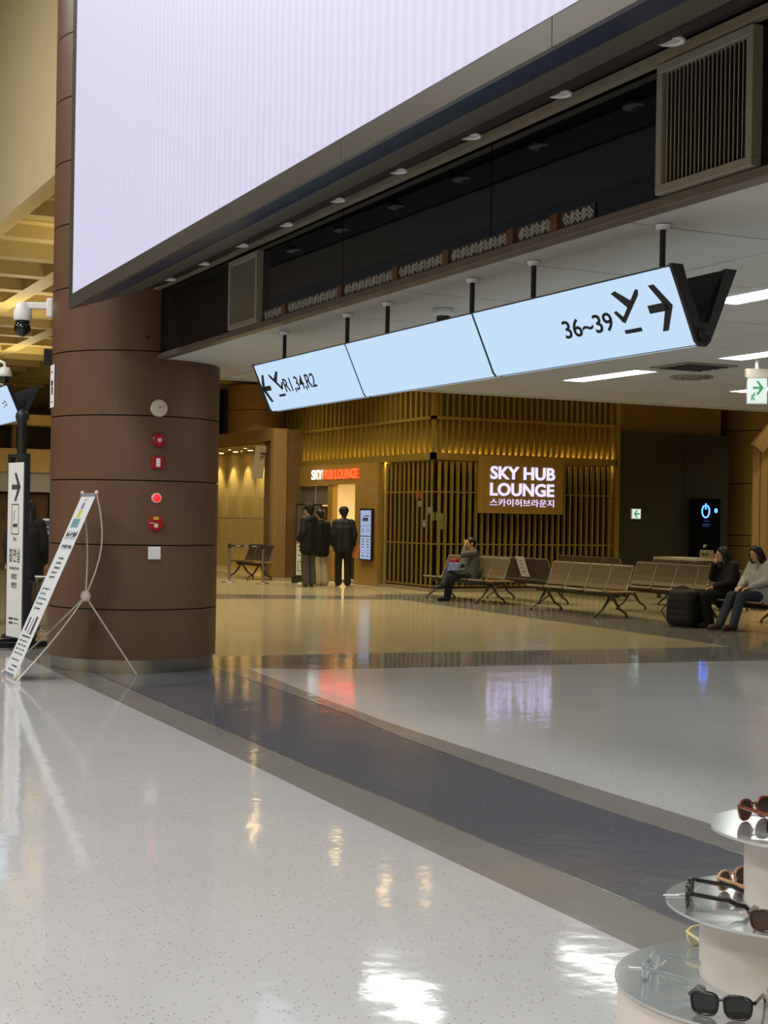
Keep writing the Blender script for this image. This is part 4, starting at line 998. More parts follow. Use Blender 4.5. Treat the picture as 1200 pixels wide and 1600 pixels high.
outline([[(-a, b) for a, b in p] for p in arrow_right(0.15)], 'arrow', M['exit_green'], wsn, (20.02, LY - 0.109, 1.75), (1, 0, 0), (0, 0, 1))
sw = thing('wall_switch', (23.95, 28.6, 1.66), 'small white switch box on the oak column at the right', 'switch plate')
MB().obox((24.14, 28.24, 1.72), vX, (0, 0, 1), vY, 0.05, 0.07, 0.03).build('plate', M['white'], sw)

# barrier posts with a belt
M['belt'] = mat('white_print_belt', (60, 58, 54), 0.7)
def stanchion(x, y, label):
    t = thing('barrier_post', (x, y, 0), label, 'barrier post', group='barrier posts by the pavilion')
    MB().lathe([(0.0, 0.0), (0.17, 0.0), (0.17, 0.015), (0.06, 0.03), (0.032, 0.05)], (x, y, 0), 24).build('base', M['steel'], t)
    MB().tube([(x, y, 0.04), (x, y, 0.90)], 0.03, 14).build('post', M['steel'], t)
    MB().lathe([(0.036, 0.80), (0.036, 0.90), (0.02, 0.915), (0.0, 0.917)], (x, y, 0), 16).build('cap', M['black'], t)
    return t
s_a = stanchion(11.785, 32.39, 'left brushed-steel barrier post close to the brown column')
s_b = stanchion(12.347, 31.70, 'right brushed-steel barrier post nearer the lounge door')
a, b = Vector((11.785, 32.39, 0.855)), Vector((12.347, 31.70, 0.855)); dd = (b - a).normalized()
bt = MB().obox((a + b) / 2, dd, (0, 0, 1), dd.cross(Vector((0, 0, 1))), (b - a).length / 2 - 0.04, 0.024, 0.002).build('belt', M['belt'], s_a)
for k in (-0.22, 0.0, 0.22): MB().obox((a + b) / 2 + dd * k + Vector((-.003, -.004, 0)), dd, (0, 0, 1), dd.cross(Vector((0, 0, 1))), 0.06, 0.008, 0.002).build('belt_print', M['paper'], s_a)
# poster stand by the door
ps = thing('poster_stand', (13.45, 32.0, 0), 'dark framed poster stand behind the man in the cap', 'poster stand')
M['poster_grey'] = mat('dark_grey_poster', (92, 82, 74), 0.5)
pr = Vector((0.55, -0.835, 0)); pn_ = Vector((-0.835, -0.55, 0))
pc = Vector((13.55, 31.85, 0))
MB().obox(pc + Vector((0, 0, 1.0)), pr, (0, 0, 1), pn_, 0.36, 0.86, 0.02).build('frame', M['black'], ps)
MB().obox(pc + Vector((0, 0, 1.42)) + pn_ * 0.018, pr, (0, 0, 1), pn_, 0.33, 0.40, 0.006).build('upper_poster', M['poster_grey'], ps)
MB().obox(pc + Vector((0, 0, 0.58)) + pn_ * 0.018, pr, (0, 0, 1), pn_, 0.33, 0.40, 0.006).build('lower_poster', M['paper'], ps)
outline([rect(-.12, .12, .24, .27), rect(-.16, .02, .10, .16), rect(-.16, .0, .02, .06)], 'poster_print', M['cream_plastic'], ps, pc + Vector((0, 0, 1.42)) + pn_ * 0.026, pr, (0, 0, 1))
outline([rect(-.28, .20, .26, .29), rect(-.28, .2, .18, .2), rect(-.28, .2, .06, .08), stroke((-.28, -.3), (.0, -.3), .008), stroke((-.28, -.08), (.0, -.08), .008), stroke((-.28, -.3), (-.28, -.08), .008), stroke((.0, -.3), (.0, -.08), .008)], 'poster_print', M['print_grey'], ps, pc + Vector((0, 0, 0.58)) + pn_ * 0.026, pr, (0, 0, 1))
for s in (-.3, .3): MB().obox(pc + pr * s + Vector((0, 0, 0.07)), pn_, pr, (0, 0, 1), 0.22, 0.02, 0.07).build('foot', M['black'], ps)

# ---------------------------------------------------------------- far left backdrop: shop front across the hall end
sf = thing('wall_far_shops', (6.0, 40.0, 0), 'far shop front with beige fascia and grey sign band left of the column', 'shop front', kind='structure')
M['beige'] = mat('beige_fascia', (190, 164, 108), 0.6, vary=0.04, scale=2); M['pale_band'] = mat('pale_grey_band', (168, 168, 166), 0.5)
MB().box(4.6, 13.8, 40.2, 40.4, 0, 4.16).build('backing', M['dark_upright'], sf)
MB().box(4.6, 13.8, 39.4, 40.2, 3.88, 4.16).build('beam', M['beige'], sf)
MB().box(4.6, 13.8, 39.3, 40.2, 2.62, 3.24).build('fascia', M['beige'], sf)
MB().box(4.6, 13.8, 39.35, 40.2, 2.10, 2.61).build('sign_band', M['pale_band'], sf)
for k in range(8): MB().box(4.7 + k * 1.2, 4.8 + k * 1.2, 39.9, 40.2, 3.25, 3.87).build('mullion', M['oak'], sf)
for k in range(6): MB().box(4.9 + k * 1.5, 6.3 + k * 1.5, 40.0, 40.15, 0.0, 2.05).build('shop_panel', M['grey_panel'] if k % 2 else M['stone'], sf)
structure(MB().box(-16, 34, 62, 62.3, 0, 10), 'wall_far', M['beige'], 'far end wall of the hall', 'wall')
# blue floor-standing sign and rail behind the column
bs = thing('blue_sign_post', (4.95, 20.6, 0), 'small violet-blue wayfinding sign on a post at the left edge of the column', 'sign')
bc = Vector((4.60, 19.75, 0))
bs.location = bc
MB().tube([bc, bc + Vector((0, 0, 1.12))], 0.018, 8).build('post', M['steel'], bs)
MB().obox(bc + Vector((0, 0, 1.28)), vX, (0, 0, 1), vY, 0.085, 0.19, 0.012).build('frame', M['white'], bs, bevel=0.01)
MB().obox(bc + Vector((0, 0, 1.28)) - vY * 0.012, vX, (0, 0, 1), vY, 0.07, 0.165, 0.006).build('panel', mat('violet_blue_panel', (78, 74, 128), 0.5), bs)
outline([stroke((-.03, .08), (.03, .08), .005), stroke((-.02, .05), (.02, .0), .005), stroke((.02, .0), (-.03, -.04), .005), stroke((-.03, -.09), (.03, -.09), .005)], 'print', M['paper'], bs, bc + Vector((0, 0, 1.28)) - vY * 0.019, vX, (0, 0, 1))
MB().lathe([(0.0, 0.0), (0.16, 0.0), (0.15, 0.02), (0.02, 0.03)], (bc.x, bc.y, 0), 20).build('base', M['steel'], bs)
rl = thing('queue_rail', (4.22, 18.2, 0), 'low steel rail frame beside the column, left edge', 'rail')
rc = Vector((4.30, 18.50, 0))
for s in (-0.12, 0.10): MB().tube([rc + vX * s, rc + vX * s + Vector((0, 0, 0.72))], 0.02, 8).build('post', M['steel'], rl)
MB().tube([rc - vX * 0.14 + Vector((0, 0, 0.74)), rc + vX * 0.12 + Vector((0, 0, 0.74))], 0.028, 8).build('top_rail', M['steel'], rl)
MB().obox(rc + Vector((0, 0, 0.4)), vX, (0, 0, 1), vY, 0.1, 0.3, 0.006).build('infill', M['glass'], rl)
# glowing counter at the very left
gk = thing('display_counter', (3.45, 19.3, 0), 'grey service counter with a slanted lit screen at the left edge', 'counter')
gc = Vector((3.66, 20.75, 0))
MB().obox(gc + Vector((0, 0, 0.42)), vX, vY, (0, 0, 1), 0.42, 0.3, 0.42).build('body', mat('grey_counter', (110, 106, 98), 0.5), gk)
MB().obox(gc + Vector((0, 0, 0.86)), vX, vY, (0, 0, 1), 0.44, 0.32, 0.025).build('top', M['louvre'], gk)
su = Vector((vX.x * .8, vX.y * .8, .6)).normalized()
MB().obox(gc + Vector((0, 0, 1.10)), su, vY, su.cross(vY), 0.32, 0.24, 0.03).build('screen_case', M['black'], gk)
MB().obox(gc + Vector((0, 0, 1.10)) - su.cross(vY) * 0.034 * (1 if su.cross(vY).z < 0 else -1), su, vY, su.cross(vY), 0.29, 0.21, 0.004).build('lit_screen', glow('warm_screen', (255, 226, 150), 1.6), gk)
MB().obox(gc + Vector((0, 0, 0.95)), vX, vY, (0, 0, 1), 0.05, 0.05, 0.09).build('neck', M['black'], gk)
bin_ = thing('waste_bin', (3.9, 18.0, 0), 'small black floor box behind the stand banner', 'box')
bc2 = Vector((3.88, 17.75, 0))
MB().obox(bc2 + Vector((0, 0, 0.35)), vX, vY, (0, 0, 1), 0.10, 0.12, 0.35).build('body', M['black'], bin_)
MB().obox(bc2 + Vector((0, 0, 0.71)), vX, vY, (0, 0, 1), 0.11, 0.13, 0.015).build('lid', M['charcoal'], bin_)
# ---------------------------------------------------------------- people
M['skin'] = mat('skin', (206, 160, 130), 0.5); M['hair'] = mat('black_hair', (20, 16, 14), 0.5, vary=0.2, scale=60, stretch=(4, 4, .5))
M['eye'] = mat('dark_eye', (20, 16, 14), 0.3); M['lip'] = mat('lip', (168, 98, 88), 0.5)
M['jacket_black'] = mat('black_jacket_cloth', (15, 14, 14), 0.75, bump=0.3, scale=14); M['trousers_grey'] = mat('grey_trousers', (74, 72, 66), 0.8, bump=0.2, scale=12)
M['trousers_beige'] = mat('beige_trousers', (176, 164, 136), 0.8, bump=0.2, scale=12); M['vest_black'] = mat('black_puffer', (20, 20, 22), 0.6, bump=0.3, scale=10)
M['jacket_grey'] = mat('grey_jacket_cloth', (78, 78, 80), 0.8, bump=0.3, scale=14); M['hoodie_grey'] = mat('light_grey_hoodie', (170, 170, 168), 0.85, bump=0.3, scale=14)
M['jeans'] = mat('dark_blue_jeans', (48, 56, 70), 0.8, bump=0.2, scale=16); M['navy'] = mat('navy_trousers', (24, 26, 34), 0.8, bump=0.2, scale=14)
M['shoe_white'] = mat('white_shoe', (206, 202, 194), 0.6); M['shoe_black'] = mat('black_shoe', (22, 20, 20), 0.5); M['shoe_brown'] = mat('dark_red_shoe', (66, 36, 34), 0.6)
M['knit'] = mat('cream_collar', (196, 176, 146), 0.8)

def fuse(mb, name, m, parent, voxel, smooth=6):
    """melt overlapping solids into one continuous surface"""
    me = mb.mesh('fuse_tmp'); o = bpy.data.objects.new('fuse_tmp', me); COL.objects.link(o)
    r = o.modifiers.new('r', 'REMESH'); r.mode = 'VOXEL'; r.voxel_size = voxel
    s = o.modifiers.new('s', 'SMOOTH'); s.factor = 0.5; s.iterations = smooth
    bpy.context.view_layer.update()
    me2 = bpy.data.meshes.new_from_object(o.evaluated_get(bpy.context.evaluated_depsgraph_get()))
    bpy.data.objects.remove(o); bpy.data.meshes.remove(me)
    me2.name = name; me2.materials.clear(); me2.materials.append(m)
    me2.polygons.foreach_set('use_smooth', [True] * len(me2.polygons))
    p = bpy.data.objects.new(name, me2); COL.objects.link(p); p.parent = parent
    return p

def V(*a): return Vector(a)
STAND = dict(pelvis=V(0, 0, .94), chest=V(0, .0, 1.26), neck=V(0, .005, 1.45), head=V(0, -.02, 1.60), look=V(0, -1, 0),
             shL=V(.165, .0, 1.39), elL=V(.235, .03, 1.13), wrL=V(.225, -.03, .90), shR=V(-.165, .0, 1.39), elR=V(-.235, .03, 1.13), wrR=V(-.225, -.03, .90),
             hipL=V(.085, 0, .90), knL=V(.10, -.02, .50), anL=V(.10, .02, .09), toL=V(.115, -.16, .035), hipR=V(-.085, 0, .90), knR=V(-.10, -.02, .50), anR=V(-.10, .02, .09), toR=V(-.115, -.16, .035),
             hdL=V(0, -.2, -1), hdR=V(0, -.2, -1))
SIT = dict(pelvis=V(0, .02, .54), chest=V(0, .07, .86), neck=V(0, .05, 1.05), head=V(0, .0, 1.19), look=V(0, -1, 0),
           shL=V(.18, .06, 1.0), elL=V(.22, .0, .75), wrL=V(.12, -.20, .66), shR=V(-.18, .06, 1.0), elR=V(-.22, .0, .75), wrR=V(-.12, -.20, .66),
           hipL=V(.09, .0, .52), knL=V(.11, -.43, .52), anL=V(.11, -.40, .09), toL=V(.12, -.57, .035), hipR=V(-.09, .0, .52), knR=V(-.11, -.43, .52), anR=V(-.11, -.40, .09), toR=V(-.12, -.57, .035),
           hdL=V(-.4, -1, -.3), hdR=V(.4, -1, -.3))

def person(label, loc, face_deg, base, ch, top, legs, shoes, hair='short', flare=0.0, coat=0.0, scale=1.0, hood=False, cap=False, puff=0.0, voxel=0.009):
    """face_deg: compass of the gaze in hall coordinates, 0 = -y, positive turns towards +x"""
    J = dict(base); J.update(ch)
    t = thing('person', loc, label, 'person', rz=math.radians(face_deg)); t.scale = (scale,) * 3
    b = MB()
    pel, che, nec, hd = J['pelvis'], J['chest'], J['neck'], J['head']
    lk = J['look'].normalized(); side = V(-lk.y, lk.x, 0).normalized() if abs(lk.z) < .9 else V(1, 0, 0); upv = side.cross(lk).normalized()
    if upv.z < 0: upv = -upv; side = -side
    for s in (-.06, .06):
        b.capsule(pel + V(s, 0, 0), che + V(s * 1.1, 0, 0), .10, .105); b.capsule(che + V(s, 0, 0), nec + V(s, 0, -.07), .10, .075)
    b.capsule(J['shL'], J['shR'], .06); b.capsule(nec + V(0, .01, -.05), hd + V(0, .01, -.03), .054, .05)
    # head: skull, face, jaw, nose, ears
    b.ball(hd + upv * .03 - lk * -.0, (.078, .092, .092), 16, 12) if abs(lk.y) > .7 else b.ball(hd + upv * .03, (.09, .082, .092), 16, 12)
    b.capsule(hd + lk * .03 + upv * .01, hd + lk * .045 - upv * .075, .062, .042)
    b.capsule(hd + lk * .092 + upv * .005, hd + lk * .108 - upv * .03, .011, .016)
    for s in (-1, 1): b.ball(hd + side * (.083 * s) + upv * -.005, (.02, .02, .032), 8, 6)
    for sd in 'LR':
        sh, el, wr = J['sh' + sd], J['el' + sd], J['wr' + sd]
        b.capsule(sh, el, .05, .041); b.capsule(el, wr, .042, .028)
        # hand: palm, four fingers of unequal length with a knuckle bend, thumb off the side
        d = J['hd' + sd].normalized(); fa = (wr - el).normalized(); acr = d.cross(V(0, 0, 1) if abs(d.z) < .9 else V(0, 1, 0)).normalized(); pn = acr.cross(d).normalized()
        kn = wr + d * .085
        for k, q in enumerate((-.030, -.010, .010, .030)): b.capsule(wr + acr * q * .6, kn + acr * q, .016, .013)
        for k, (q, L) in enumerate(((-.031, .062), (-.0105, .075), (.0105, .071), (.031, .055))):
            m1 = kn + acr * q + d * L * .5 - pn * .008; b.capsule(kn + acr * q, m1, .0115, .0105); b.capsule(m1, m1 + d * L * .45 - pn * .022, .0105, .009)
        th = wr + d * .035 + acr * (.04 if sd == 'L' else -.04); b.capsule(wr + d * .02, th, .015, .013); b.capsule(th, th + d * .05 + acr * (.014 if sd == 'L' else -.014), .0125, .010)
        hp, kn_, an, to = J['hip' + sd], J['kn' + sd], J['an' + sd], J['to' + sd]
        b.capsule(hp, kn_, .078, .052); b.capsule(kn_, an, .054, .036); b.capsule(an + V(0, 0, -.03), to, .04, .03)
    fuse(b, 'body', M['skin'], t, voxel, 3)
    for s in (-1, 1): MB().ball(hd + lk * .088 + side * (.032 * s) + upv * .02, (.012, .012, .008), 8, 6).build('eye', M['eye'], t, local=True)
    MB().capsule(hd + lk * .088 - upv * .055 - side * .018, hd + lk * .088 - upv * .055 + side * .018, .007, None, 8, 2).build('mouth', M['lip'], t, local=True)
    # top
    c = MB(); g = .022 + puff
    hem = pel + V(0, 0, -.10 - coat)
    for s in (-.065, .065):
        c.capsule(hem + V(s * 1.25, 0, 0), che + V(s * 1.1, 0, 0), .105 + g, .112 + g); c.capsule(che + V(s, 0, 0), nec + V(s * .9, .005, -.075), .105 + g, .075 + g)
    c.capsule(J['shL'], J['shR'], .066 + g * .6); c.capsule(nec + V(0, .01, -.06), nec + V(0, .015, -.005), .075, .066)
    for sd in 'LR':
        c.capsule(J['sh' + sd], J['el' + sd], .06 + g * .6, .054 + g * .6); c.capsule(J['el' + sd], J['el' + sd].lerp(J['wr' + sd], .93), .054 + g * .6, .042 + g * .3)
    if hood: c.capsule(nec + V(-.08, .07, -.03), nec + V(.08, .07, -.03), .075); c.capsule(nec + V(0, .09, -.10), nec + V(0, .09, 0), .07)
    o = fuse(c, 'jacket', top, t, .016, 5)
    # trousers
    p = MB(); p.capsule(J['hipL'], J['hipR'], .112, .112); p.capsule(pel + V(-.05, 0, .02), pel + V(.05, 0, .02), .115)
    for sd in 'LR':
        p.capsule(J['hip' + sd], J['kn' + sd], .098, .075 + flare * .5); p.capsule(J['kn' + sd], J['an' + sd] + V(0, 0, -.01), .075 + flare * .5, .058 + flare)
    fuse(p, 'trousers', legs, t, .014, 5)
    for sd in 'LR':
        a, to = J['an' + sd], J['to' + sd]; f = (to - a); f.z = 0; f = f.normalized() if f.length > .01 else V(0, -1, 0)
        s_ = MB(); bz = to.z - .035
        s_.capsule(a + V(0, 0, -.035) - f * .03, to + V(0, 0, .01), .05, .042); s_.capsule(a + V(0, 0, -.05) - f * .035, to + V(0, 0, -.002) + f * .02, .038, .036)
        fuse(s_, 'shoe', shoes, t, .01, 3)
    # hair
    h = MB()
    h.ball(hd + upv * .045 - lk * .018, (.098, .104, .094), 16, 12)
    h.capsule(hd - lk * .05 + upv * .02, hd - lk * .06 - upv * .04, .085, .06)
    if hair == 'long':
        for s in (-1, 0, 1): h.capsule(hd - lk * .045 + side * (.055 * s), nec - lk * .07 + side * (.07 * s) + V(0, 0, -.12), .06, .05)
        for s in (-1, 1): h.capsule(hd + side * (.078 * s) + lk * .01 + upv * .04, hd + side * (.088 * s) - lk * .01 - upv * .12, .036, .04)
    ho = fuse(h, 'hair', M['hair'], t, .012, 4)
    if cap:
        cp = MB().lathe([(.108, .02), (.112, .05), (.10, .10), (.06, .135), (0, .145)], (0, 0, 0), 24)
        cp.loft([[(-.07, -.09, .03), (.07, -.09, .03), (.07, -.09, .042), (-.07, -.09, .042)], [(-.05, -.185, .018), (.05, -.185, .018), (.05, -.185, .026), (-.05, -.185, .026)]])
        k = cp.build('cap', M['jacket_black'], t, local=True); k.location = hd + V(0, .01, .012); k.rotation_euler = (0, 0, math.atan2(lk.x, -lk.y))
    return t

# gaze helper: view-relative turn -> hall compass (0 = towards the viewer, positive = towards the left of the picture)
def gaze(psi): return -psi - math.degrees(YAW)
person('person in a black cap, black hooded jacket and grey trousers standing at the lounge entrance', (12.90, 30.30, 0), gaze(128), STAND,
       dict(look=V(-.1, -1, -.1), wrL=V(.16, -.16, .98), elL=V(.25, .05, 1.15), hdL=V(-.6, -.6, -.3)), M['jacket_black'], M['trousers_grey'], M['shoe_white'], cap=True, hood=True, flare=.03, coat=.06, scale=1.06, puff=.02)
person('person in a black top and beige trousers leaning behind the person in the cap', (13.38, 30.75, 0), gaze(140), STAND,
       dict(chest=V(0, -.02, 1.22), look=V(-.3, -1, -.4)), M['jacket_black'], M['trousers_beige'], M['shoe_black'], hair='short', flare=.05, coat=.08, scale=1.0, puff=.015)
person('person in a black quilted vest and black trousers standing before the open lounge door', (13.72, 30.25, 0), gaze(172), STAND,
       dict(look=V(.1, -1, 0)), M['vest_black'], mat('black_trousers', (18, 18, 18), .8), M['shoe_black'], cap=True, scale=1.03, puff=.02, flare=.02)
person('person in a dark coat half hidden by the gold pillar in the lounge doorway', (15.35, 32.75, 0), gaze(185), STAND,
       dict(), mat('dark_green_coat', (34, 36, 30), .8), M['navy'], M['shoe_black'], coat=.2, scale=1.0, puff=.02)
person('person in a grey jacket seated with crossed legs and one hand raised to the face', (13.80, 24.56, 0), -90 - 12, SIT,
       dict(look=V(.25, -1, .05), shL=V(.17, .05, 1.0), elL=V(.17, -.20, .96), wrL=V(.05, -.13, 1.12), hdL=V(-.25, .25, 1),
            elR=V(-.22, -.06, .76), wrR=V(-.05, -.27, .70), hdR=V(.3, -1, 0),
            knR=V(-.02, -.46, .62), anR=V(.18, -.62, .34), toR=V(.20, -.76, .28), knL=V(.08, -.44, .50), anL=V(.06, -.50, .09), toL=V(.06, -.67, .035)),
       M['jacket_grey'], M['navy'], M['shoe_black'], flare=.02, scale=.92)
person('long-haired person in a black coat seated with one hand at the mouth', (14.28, 17.62, 0), -90 - 8, SIT,
       dict(head=V(0, -.05, 1.17), look=V(0, -1, -.15), elR=V(-.19, -.10, .80), wrR=V(-.06, -.15, 1.03), hdR=V(.35, .1, 1), elL=V(.22, -.02, .74), wrL=V(.10, -.25, .66),
            anR=V(-.10, -.30, .09), toR=V(-.10, -.47, .035), anL=V(.12, -.34, .09), toL=V(.12, -.51, .035)),
       M['jacket_black'], mat('black_skirt_cloth', (16, 16, 17), .85), M['shoe_black'], hair='long', coat=.02, flare=.03, puff=.015, scale=.93)
person('person in a light grey hooded jacket and dark jeans seated beside the person in black', (14.42, 17.03, 0), -90 + 4, SIT,
       dict(head=V(0, -.06, 1.19), look=V(.1, -1, -.2), elL=V(.23, -.02, .78), wrL=V(.10, -.26, .68), elR=V(-.24, -.04, .78), wrR=V(-.08, -.30, .68),
            knL=V(.10, -.45, .54), anL=V(.08, -.58, .10), toL=V(.07, -.75, .045), knR=V(-.12, -.44, .53), anR=V(-.10, -.70, .10), toR=V(-.10, -.88, .05)),
       M['hoodie_grey'], M['jeans'], M['shoe_brown'], hair='long', hood=True, flare=.01, puff=.02, scale=.94)
person('person dressed all in black with dark hair, seen behind the smoking-room stand banner', (4.20, 19.22, 0), gaze(178), STAND, dict(), M['jacket_black'], mat('black_wide_trousers', (18, 18, 18), .8), M['shoe_black'], hair='long', coat=.12, flare=.03, puff=.02, scale=1.0)

# things held or set down
bg = thing('duffel_bag', (13.68, 17.9, 0), 'soft black bag standing on the floor at the knees of the person in black', 'bag')
b = MB()
for (zz, rr_) in ((.13, .12), (.22, .12), (.31, .12), (.40, .115), (.48, .10)):
    for (dx, dy) in ((0, 0), (.07, .03), (-.07, -.03)):
        b.capsule((13.63 + dx, 17.92 + dy, zz), (13.70 + dx, 17.70 + dy, zz), rr_ * (1.05 - .25 * zz))
bb_ = fuse(b, 'bag_body', mat('black_nylon', (15, 15, 16), .6, bump=.3, scale=12), bg, .018, 10)
bb_.location = -bg.location
MB().tube([(13.62, 17.93, .54), (13.62, 17.91, .59), (13.66, 17.82, .61), (13.70, 17.74, .59), (13.71, 17.71, .54)], .012, 8).build('handle', M['black'], bg)
MB().tube([(13.52, 18.02, .34), (13.46, 18.06, .24), (13.50, 18.02, .12)], .010, 6).build('strap', M['black'], bg)
for (x, y) in ((13.58, 17.92), (13.70, 17.66)): MB().ball((x - .06, y, .03), .03, 8, 6).build('wheel', M['arm_chrome'], bg)
sk = thing('shopping_bag', (13.42, 24.52, .58), 'blue and white package with a red top on a seated person\'s lap', 'bag')
MB().obox((13.42, 24.50, .655), (0.3, -.95, 0), (.0, .0, 1), (.95, .3, 0), .13, .08, .05).build('package', mat('blue_white_package', (120, 140, 190), .5, vary=.6, scale=9), sk, bevel=.02)
MB().obox((13.44, 24.52, .765), (0.3, -.95, 0), (.0, .0, 1), (.95, .3, 0), .08, .04, .05).build('red_top', mat('red_cloth', (150, 40, 44), .7), sk, bevel=.02)
cs2 = thing('suitcase', (15.05, 32.45, 0), 'black suitcase in the lounge doorway', 'suitcase')
MB().box(14.93, 15.17, 32.30, 32.62, .06, .68).build('shell', M['black'], cs2, bevel=.03)
MB().tube([(14.98, 32.46, .68), (14.98, 32.46, .95), (15.12, 32.46, .95), (15.12, 32.46, .68)], .01, 6).build('handle', M['steel'], cs2)
for y in (32.34, 32.58): MB().ball((15.05, y, .03), .03, 8, 6).build('wheel', M['black'], cs2)
fh = thing('folder', (14.02, 30.25, .62), 'orange-tan folder held by the person in the quilted vest', 'folder')
MB().obox((13.98, 30.18, .80), (.6, -.8, 0), (0.1, 0, 1), (.8, .6, 0), .10, .15, .008).build('cover', mat('tan_folder', (190, 120, 60), .6), fh)
MB().obox((13.985, 30.185, .80), (.6, -.8, 0), (0.1, 0, 1), (.8, .6, 0), .094, .145, .010).build('papers', M['paper'], fh)
# ---------------------------------------------------------------- sunglasses display at lower right
M['mirror'] = mat('mirror_acrylic', (206, 212, 214), 0.14, 0.8); M['tier_white'] = mat('white_tier_lacquer', (214, 206, 200), 0.45)
def VP(X, t, z): return Vector((math.cos(YAW) * X + math.sin(YAW) * t, -math.sin(YAW) * X + math.cos(YAW) * t, z))
ds = thing('display_stand', VP(.92, 3.32, 0), 'three-tier round white display stand with mirrored discs holding sunglasses', 'display stand')
TIERS = [(VP(.897, 3.30, 0), .359, .352, 0.0, .523), (VP(.948, 3.34, 0), .290, .212, .523, .690), (VP(1.02, 3.35, 0), .262, .183, .690, .861)]
def cyl(c, r, z0, z1, n=72):
    return MB().lathe([(r, z0), (r, z1)], (c.x, c.y, 0), n)
for (c, rd, rc_, z0, z1) in TIERS:
    tr = cyl(c, rc_, z0, z1 - .006).build('tier_drum', M['tier_white'], ds)
    m_ = cyl(c, rd, z1 - .006, z1); m_.disc((c.x, c.y, z1), rd, 72); m_.disc((c.x, c.y, z1 - .006), rd, 72)
    m_.build('mirror_disc', M['mirror'], ds)

def super_loop(w, h, e, n=28, y0=0.0, wrap=0.0, cx=0.0):
    pts = []
    for k in range(n):
        t = 2 * math.pi * k / n; c, s = math.cos(t), math.sin(t)
        x = w * math.copysign(abs(c) ** (2 / e), c); z = h * math.copysign(abs(s) ** (2 / e), s)
        x *= 1 + 0.10 * (z / h)                                  # wider at the brow than at the cheek
        pts.append(V(cx + x, y0 + wrap * (cx + x) ** 2, z))
    return pts
def eyewear(name, label, pos, psi, rim_m, lens_m, lw=.026, lh=.021, e=3.0, rim=.0030, temple_m=None, tag=False, tilt=0.0, cat='sunglasses'):
    """glasses standing open on their lower rims and temple tips; psi = view-relative facing"""
    t = thing(name, pos, label, cat, rz=math.radians(gaze(psi)), group='glasses on the display stand')
    zc = lh + rim * 1.1; cx = .0345
    f = MB()
    for s in (-1, 1):
        lp = super_loop(lw, lh, e, 28, 0, 1.0, s * cx); f.tube([p + V(0, 0, zc) for p in lp], rim, 8, closed=True, sq=(1.25, .9))
    f.tube([V(-cx + lw * .93, .0002, zc + lh * .35), V(-.004, -.001, zc + lh * .50), V(.004, -.001, zc + lh * .50), V(cx - lw * .93, .0002, zc + lh * .35)], rim * .95, 8)
    for s in (-1, 1): f.tube([V(s * (cx + lw * .98), .004, zc + lh * .55), V(s * (cx + lw + .005), .006, zc + lh * .55), V(s * (cx + lw + .006), .012, zc + lh * .53)], rim * 1.1, 8)
    fo = f.build('frame', rim_m, t, local=True)
    for s in (-1, 1):
        lp = super_loop(lw - rim * .5, lh - rim * .5, e, 28, 0, 1.0, s * cx)
        l = MB().loft([[p + V(0, -.0006, zc) for p in lp], [p + V(0, .0008, zc) for p in lp]])
        l.build('lens', lens_m, t, local=True)
        xh = s * (cx + lw + .006); zt = zc + lh * .53
        pts = [V(xh, .010, zt), V(xh, .05, zt - .004), V(xh * .99, .095, zt - .008), V(xh * .97, .112, zt - .016), V(xh * .95, .130, zt * .48), V(xh * .93, .143, .0035)]
        MB().tube(pts, [rim * 1.0, rim * 1.1, rim * 1.15, rim * 1.2, rim * 1.2, rim * 1.0], 8, sq=(.7, 1.35)).build('temple', temple_m or rim_m, t, local=True)
    for s in (-1, 1): MB().ball((s * .0085, .004, zc - lh * .1), (.002, .004, .006), 8, 6).build('nose_pad', rim_m, t, local=True)
    if tag:
        MB().tube([V(-cx - lw - .004, .02, zc * .9), V(-cx - lw + .0, .01, .012), V(-cx - lw + .006, -.012, .004), V(-cx - lw + .012, -.03, .003)], .0012, 6).build('tag_loop', M['white'], t, local=True)
        MB().obox((-cx - lw + .02, -.042, .0018), V(.35, -.94, 0), V(.94, .35, 0), (0, 0, 1), .018, .004, .0012).build('tag', M['white'], t, local=True)
    return t
M['acetate_black'] = mat('black_acetate', (14, 14, 16), .15, coat=.3); M['lens_dark'] = mat('dark_grey_lens', (30, 32, 34), .06, alpha=.93, coat=.4)
M['lens_brown'] = mat('brown_lens', (58, 42, 26), .06, alpha=.9, coat=.4); M['tortoise'] = mat('tortoiseshell_acetate', (112, 54, 24), .18, vary=.6, scale=90, coat=.3)
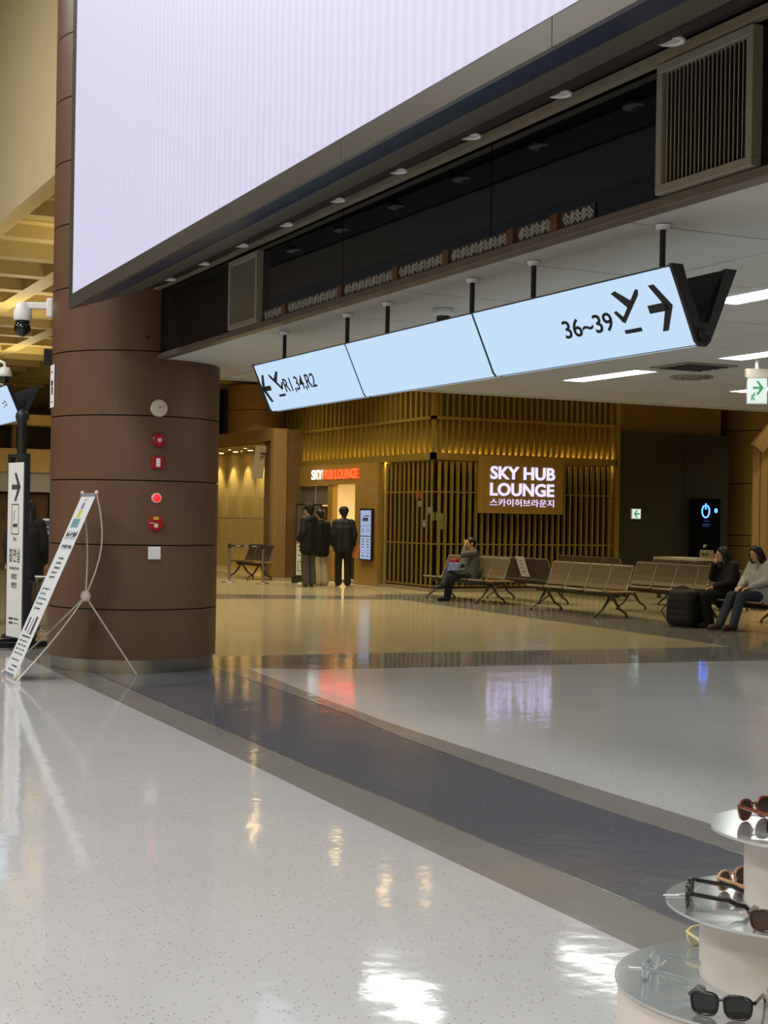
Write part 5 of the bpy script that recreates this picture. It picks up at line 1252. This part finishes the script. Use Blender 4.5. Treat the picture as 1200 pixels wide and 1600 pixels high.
M['beige_acetate'] = mat('peach_beige_acetate', (204, 160, 124), .22, coat=.3); M['crystal'] = mat('clear_crystal_acetate', (214, 226, 230), .06, trans=.85, ior=1.3); M['lens_clear'] = mat('clear_lens', (220, 226, 230), .03, alpha=.22)
M['dark_tort'] = mat('dark_tortoiseshell', (52, 24, 14), .18, vary=.6, scale=90, coat=.3); M['pale_yellow'] = mat('pale_yellow_acetate', (222, 212, 150), .25)
eyewear('sunglasses', 'black square sunglasses facing the viewer on the lowest mirrored disc', VP(.716, 3.055, .523), 25, M['acetate_black'], M['lens_dark'], .0275, .0235, 3.2, .0034)
eyewear('eyeglasses', 'clear crystal-framed glasses facing left on the lowest mirrored disc', VP(.618, 3.335, .523), 117, M['crystal'], M['lens_clear'], .026, .022, 2.6, .0028, tag=True, cat='glasses')
eyewear('eyeglasses', 'black-framed clear-lens glasses facing left on the middle mirrored disc', VP(.705, 3.345, .690), 107, M['acetate_black'], M['lens_clear'], .027, .021, 3.2, .0034, tag=True, cat='glasses')
eyewear('sunglasses', 'peach-beige framed sunglasses with brown lenses at the back of the middle disc', VP(.835, 3.47, .690), 140, M['beige_acetate'], M['lens_brown'], .0255, .0225, 2.2, .0030, tag=True)
eyewear('sunglasses', 'dark tortoiseshell sunglasses cut by the right picture edge on the middle disc', VP(.845, 3.085, .690), 22, M['dark_tort'], M['lens_brown'], .027, .022, 2.8, .0034)
eyewear('sunglasses', 'round amber tortoiseshell sunglasses facing away on the top mirrored disc', VP(.876, 3.44, .861), 142, M['tortoise'], M['lens_brown'], .0255, .0235, 2.1, .0030, tag=True)
eyewear('sunglasses', 'black sunglasses cut by the right picture edge on the top disc', VP(.905, 3.19, .861), 26, M['acetate_black'], M['lens_dark'], .028, .021, 2.6, .0034)
eyewear('eyeglasses', 'clear-framed glasses at the right picture edge on the lowest disc', VP(.895, 3.075, .523), 8, M['crystal'], M['lens_clear'], .026, .022, 2.6, .0028, cat='glasses')
eyewear('sunglasses', 'pale yellow glasses mostly hidden behind the middle drum on the lowest disc', VP(.81, 3.60, .523), 160, M['pale_yellow'], M['lens_clear'], .026, .022, 2.4, .003)
